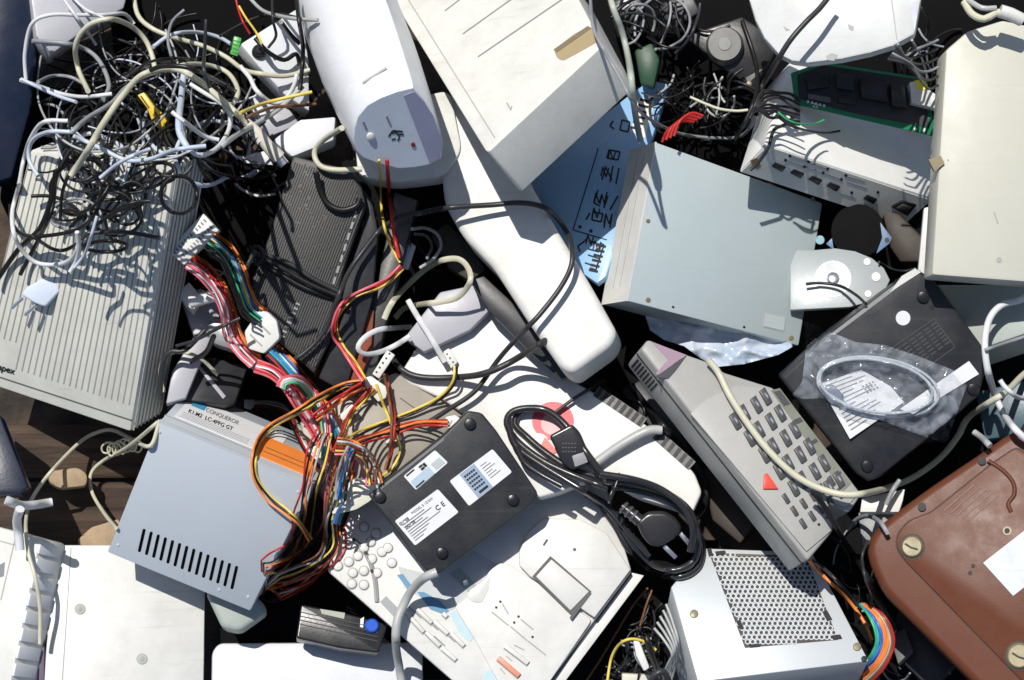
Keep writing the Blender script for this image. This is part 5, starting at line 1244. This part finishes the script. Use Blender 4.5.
# ---- plastic bag with a coiled tube and papers
bagP = [(803,319),(819,327),(855,342),(885,345),(918,356),(953,370),(967,385),(946,444),(912,432),(880,420),(850,414),(822,398),(805,399),(791,396),(802,382),(806,348)]
blk('instruction_sheet', [(819,384),(873,366),(904,402),(850,439)], 2, .6, PAPER, 'folded white instruction sheet inside the clear bag', 'paper', bevel=0)
sheet = [o for o in C.objects if o.name.startswith('instruction_sheet')][-1]
Sq = [(819,384),(873,366),(904,402),(850,439)]
pls = flat(ORG[sheet].z/K+.7)
multi('print', pls, [qrect(Sq, .08+.0*i, .05+.075*i, .08+[.5,.7,.62,.4,.7,.66,.3,.5,.6,.64,.5,.3][i], .07+.075*i) for i in range(12)]+[qrect(Sq,.62+.06*i,.3+.07*j,.65+.06*i,.34+.07*j) for i in range(4) for j in range(3)], INKG, sheet, h0=0, h1=.3)
blk('paper_strip', [(900,409),(969,361),(979,374),(913,414)], 4, .6, PAPER, 'narrow blank white paper strip sticking out of the clear bag', 'paper', bevel=0)
for k_, (cx, cy, rx, ry) in enumerate(((878,387,61,29),(876,386,57,26))):
    P = []
    for t_ in range(17):
        a_ = t_/16*6.5+2.2; u, v = rx*math.cos(a_), ry*math.sin(a_)
        P.append((cx+u*math.cos(R(9))-v*math.sin(R(9)), cy+u*math.sin(R(9))+v*math.cos(R(9)), 3+k_*2))
    cable('clear_lead', P, 1.5, mat('clear_lead', (.42,.46,.50), .15, dirt=.05), 'clear coiled lead inside the plastic bag, %s turn' % ('outer','inner')[k_], 'lead', 'turns of the clear coiled lead', smooth=20)
blk('lead_plug', [(824,388),(833,384),(845,396),(840,403),(830,400)], 6, 6, mat('dim_blue_plug', (.12,.15,.2), .3), 'dark blue-grey plug of the coiled lead inside the bag', 'plug', bevel=2)
bm_ = bpy.data.materials.new('clear_film'); bm_.use_nodes = True; t_ = bm_.node_tree; N = t_.nodes; L = t_.links
pb = N['Principled BSDF']; pb.inputs['Base Color'].default_value = (.62,.68,.78,1); pb.inputs['Roughness'].default_value = .08; pb.inputs['Specular IOR Level'].default_value = 1.0
tr = N.new('ShaderNodeBsdfTransparent'); mxs = N.new('ShaderNodeMixShader'); out = N['Material Output']
tc = N.new('ShaderNodeTexCoord'); nz = N.new('ShaderNodeTexNoise'); nz.inputs['Scale'].default_value = 45; nz.inputs['Detail'].default_value = 5; nz.inputs['Distortion'].default_value = 1.5
L.new(tc.outputs['Object'], nz.inputs['Vector'])
mr = N.new('ShaderNodeMapRange'); mr.inputs[1].default_value = .3; mr.inputs[2].default_value = .75; mr.inputs[3].default_value = .07; mr.inputs[4].default_value = .38
L.new(nz.outputs['Fac'], mr.inputs[0]); L.new(mr.outputs[0], mxs.inputs[0]); L.new(tr.outputs[0], mxs.inputs[1]); L.new(pb.outputs[0], mxs.inputs[2]); L.new(mxs.outputs[0], out.inputs[0])
def dseg(x, y, a, b):
    vx_, vy_ = b[0]-a[0], b[1]-a[1]; t = max(0, min(1, ((x-a[0])*vx_+(y-a[1])*vy_)/(vx_*vx_+vy_*vy_)))
    qx, qy = a[0]+vx_*t, a[1]+vy_*t; return math.hypot(x-qx, y-qy), qx, qy
def film(P, name, lab, amp=5, lift=6, fixed=None, m=None, crease=False):
    xs = [p[0] for p in P]; ys = [p[1] for p in P]; V = []; idx = {}; F = []; st_ = 2
    def key(i, j):
        if (i, j) in idx: return idx[(i, j)]
        x, y = i*st_, j*st_
        v = Vector((x*.045, y*.045, 0)); h = amp*abs(noise.noise(v*1.0))*2+amp*.5*abs(noise.noise(Vector((v.x*2.2+v.y, v.y*1.6-v.x, 3))))*1.6+amp*.10*noise.noise(v*4)
        if crease:
            q_ = Vector((x*.02+y*.012, y*.035-x*.012, 5)); h = amp*(1-2*abs(noise.noise(q_)))+amp*.45*(1-2*abs(noise.noise(q_*2.3+Vector((3,1,4)))))+amp*.12*(1-2*abs(noise.noise(q_*6)))
        base = np.mean([hm(x+a, y+b) for a in (-8, 0, 8) for b in (-8, 0, 8)])
        bd = min(range(len(P)), key=lambda q: dseg(x, y, P[q-1], P[q])[0]); dd_, px_, py_ = dseg(x, y, P[bd-1], P[bd])
        if dd_ < 2.3: x, y = px_, py_
        idx[(i, j)] = len(V); V.append(W(x, y, (fixed if fixed is not None else max(base, hm(x, y)))+lift+h)); return idx[(i, j)]
    for j in range(int(min(ys)/st_)-1, int(max(ys)/st_)+2):
        for i in range(int(min(xs)/st_)-1, int(max(xs)/st_)+2):
            if inside((i+.5)*st_, (j+.5)*st_, P): F.append((key(i, j), key(i, j+1), key(i+1, j+1), key(i+1, j)))
    return mk(name, V, F, m or bm_, label=lab, cat='bag', angle=180)
film(bagP, 'plastic_bag', 'crumpled clear plastic bag holding papers and a coiled lead on the black router')

film([(640,300),(656,312),(700,322),(790,342),(794,346),(778,355),(744,364),(716,367),(700,358),(684,346),(664,340),(650,330)], 'white_bag', 'crumpled bluish white plastic bag under the disk drive', amp=9, lift=0, fixed=-34, crease=True, m=mat('white_film', (.58,.62,.70), .2, dirt=.6, scale=50, dcol=(.16,.30,.46), spec=.7))

# ---- coiled black mains lead
t = thing('mains_lead', 'coiled black mains lead with a plug and a moulded socket tied with a wire', 'mains lead', W(600,490,10))
BK = mat('lead_rubber', (.022,.022,.026), .3, spec=.6)
def ml(P, r=3.5, lift=0): return cable('cord', [(x, y, (z[0] if z else 0)+lift) for x, y, *z in P], r, BK, parent=t, n=10, smooth=60, stack=.75)
cx = [(512,420),(522,412),(540,411),(560,418),(575,436),(592,462),(600,472)]
ml([(600,478),(570,468),(545,452),(526,436),(515,424),(520,412),(538,408),(558,418),(575,440),(590,462),(604,480)])
ml([(608,488),(580,478),(545,462),(518,442),(507,424),(512,412),(530,408),(550,412),(570,430),(588,455),(602,474)], lift=1)
ml([(612,486),(645,492),(672,503),(692,520),(702,545),(698,566),(682,576),(660,574),(640,562),(626,545),(615,525),(600,505),(585,492)])
ml([(606,480),(640,484),(668,494),(690,512),(698,540),(694,560),(676,570),(656,566),(636,548),(622,528),(605,506)], lift=1)
ml([(600,474),(635,480),(662,490),(684,508),(693,530),(690,552)], lift=2)
ml([(508,425),(516,446),(540,464),(566,480),(592,496),(612,510),(632,536),(650,556)], lift=0)
ml([(516,446),(524,462),(540,474),(562,486)], r=3.0)
# moulded socket
zs = hm(576,444)+5; pl = flat(zs)
P = [(549,436),(572,424),(580,432),(590,455),(588,466),(572,470),(562,462)]
V, F = prism_mesh([pl.at(*p) for p in roundpoly(P, 4)], [pl.at(x, y, -12) for x, y in roundpoly(P, 4)], 2.5, 3, allb=False)
mk('socket', V, F, BK, t, angle=60)
plate('socket_face', pl, [(572,456),(584,452),(588,462),(575,467)], mat('socket_grey', (.3,.3,.31), .4), t, h0=-1, h1=1.2, bevel=.4)
multi('socket_lettering', pl, [bar(562+i*3, 444+j*4, 564+i*3, 443+j*4, .9) for i in range(5) for j in range(3)], mat('socket_print', (.12,.12,.13), .4), t, h0=-1, h1=.5)
# plug: sleeve, body, pins
zp = 16
V, F = tube_geo(spline([W(622,506,zp-4), W(632,514,zp-2), W(640,521,zp)], .003), 5.5, 14, taper=lambda f: .8+.35*f); mk('strain_relief', V, F, BK, t, angle=60)
for i in range(3):
    a_ = W(623+i*5, 507+i*4, zp-3.5+i); b_ = W(625+i*5, 508.6+i*4, zp-3+i); V, F = tube_geo([a_, (a_+b_)/2, b_], 6.6, 14); mk('relief_ring', V, F, mat('relief_highlight', (.08,.08,.09), .3), t)
pl = flat(zp+7)
P = [(636,522),(648,512),(666,512),(676,518),(683,528),(676,538),(660,548),(650,546),(642,536)]
V, F = prism_mesh([pl.at(*p) for p in roundpoly(P, 5)], [pl.at(x, y, -15) for x, y in roundpoly(P, 5)], 4, 4, allb=False)
mk('plug_body', V, F, BK, t, angle=70)
for q in (((680,533),(692,547)),((664,546),(676,558))):
    V, F = prism_mesh([flat(zp-1).at(*p) for p in bar(*q[0], *q[1], 4.6)], [flat(zp-1).at(x, y, -3) for x, y in bar(*q[0], *q[1], 4.6)], .6); mk('pin', V, F, BRIGHT, t)
ti = []
for a_ in range(13):
    th = a_/12*6.283; ti.append(W(614+3*math.cos(th)*.3-5+10*(.5+.5*math.sin(th)), 488-14*math.sin(th)*1.0+0, hm(614,488)+4+8*math.cos(th)))
V, F = tube_geo(ti, 1.5, 8); mk('wire_tie', V, F, BK, t, angle=60)
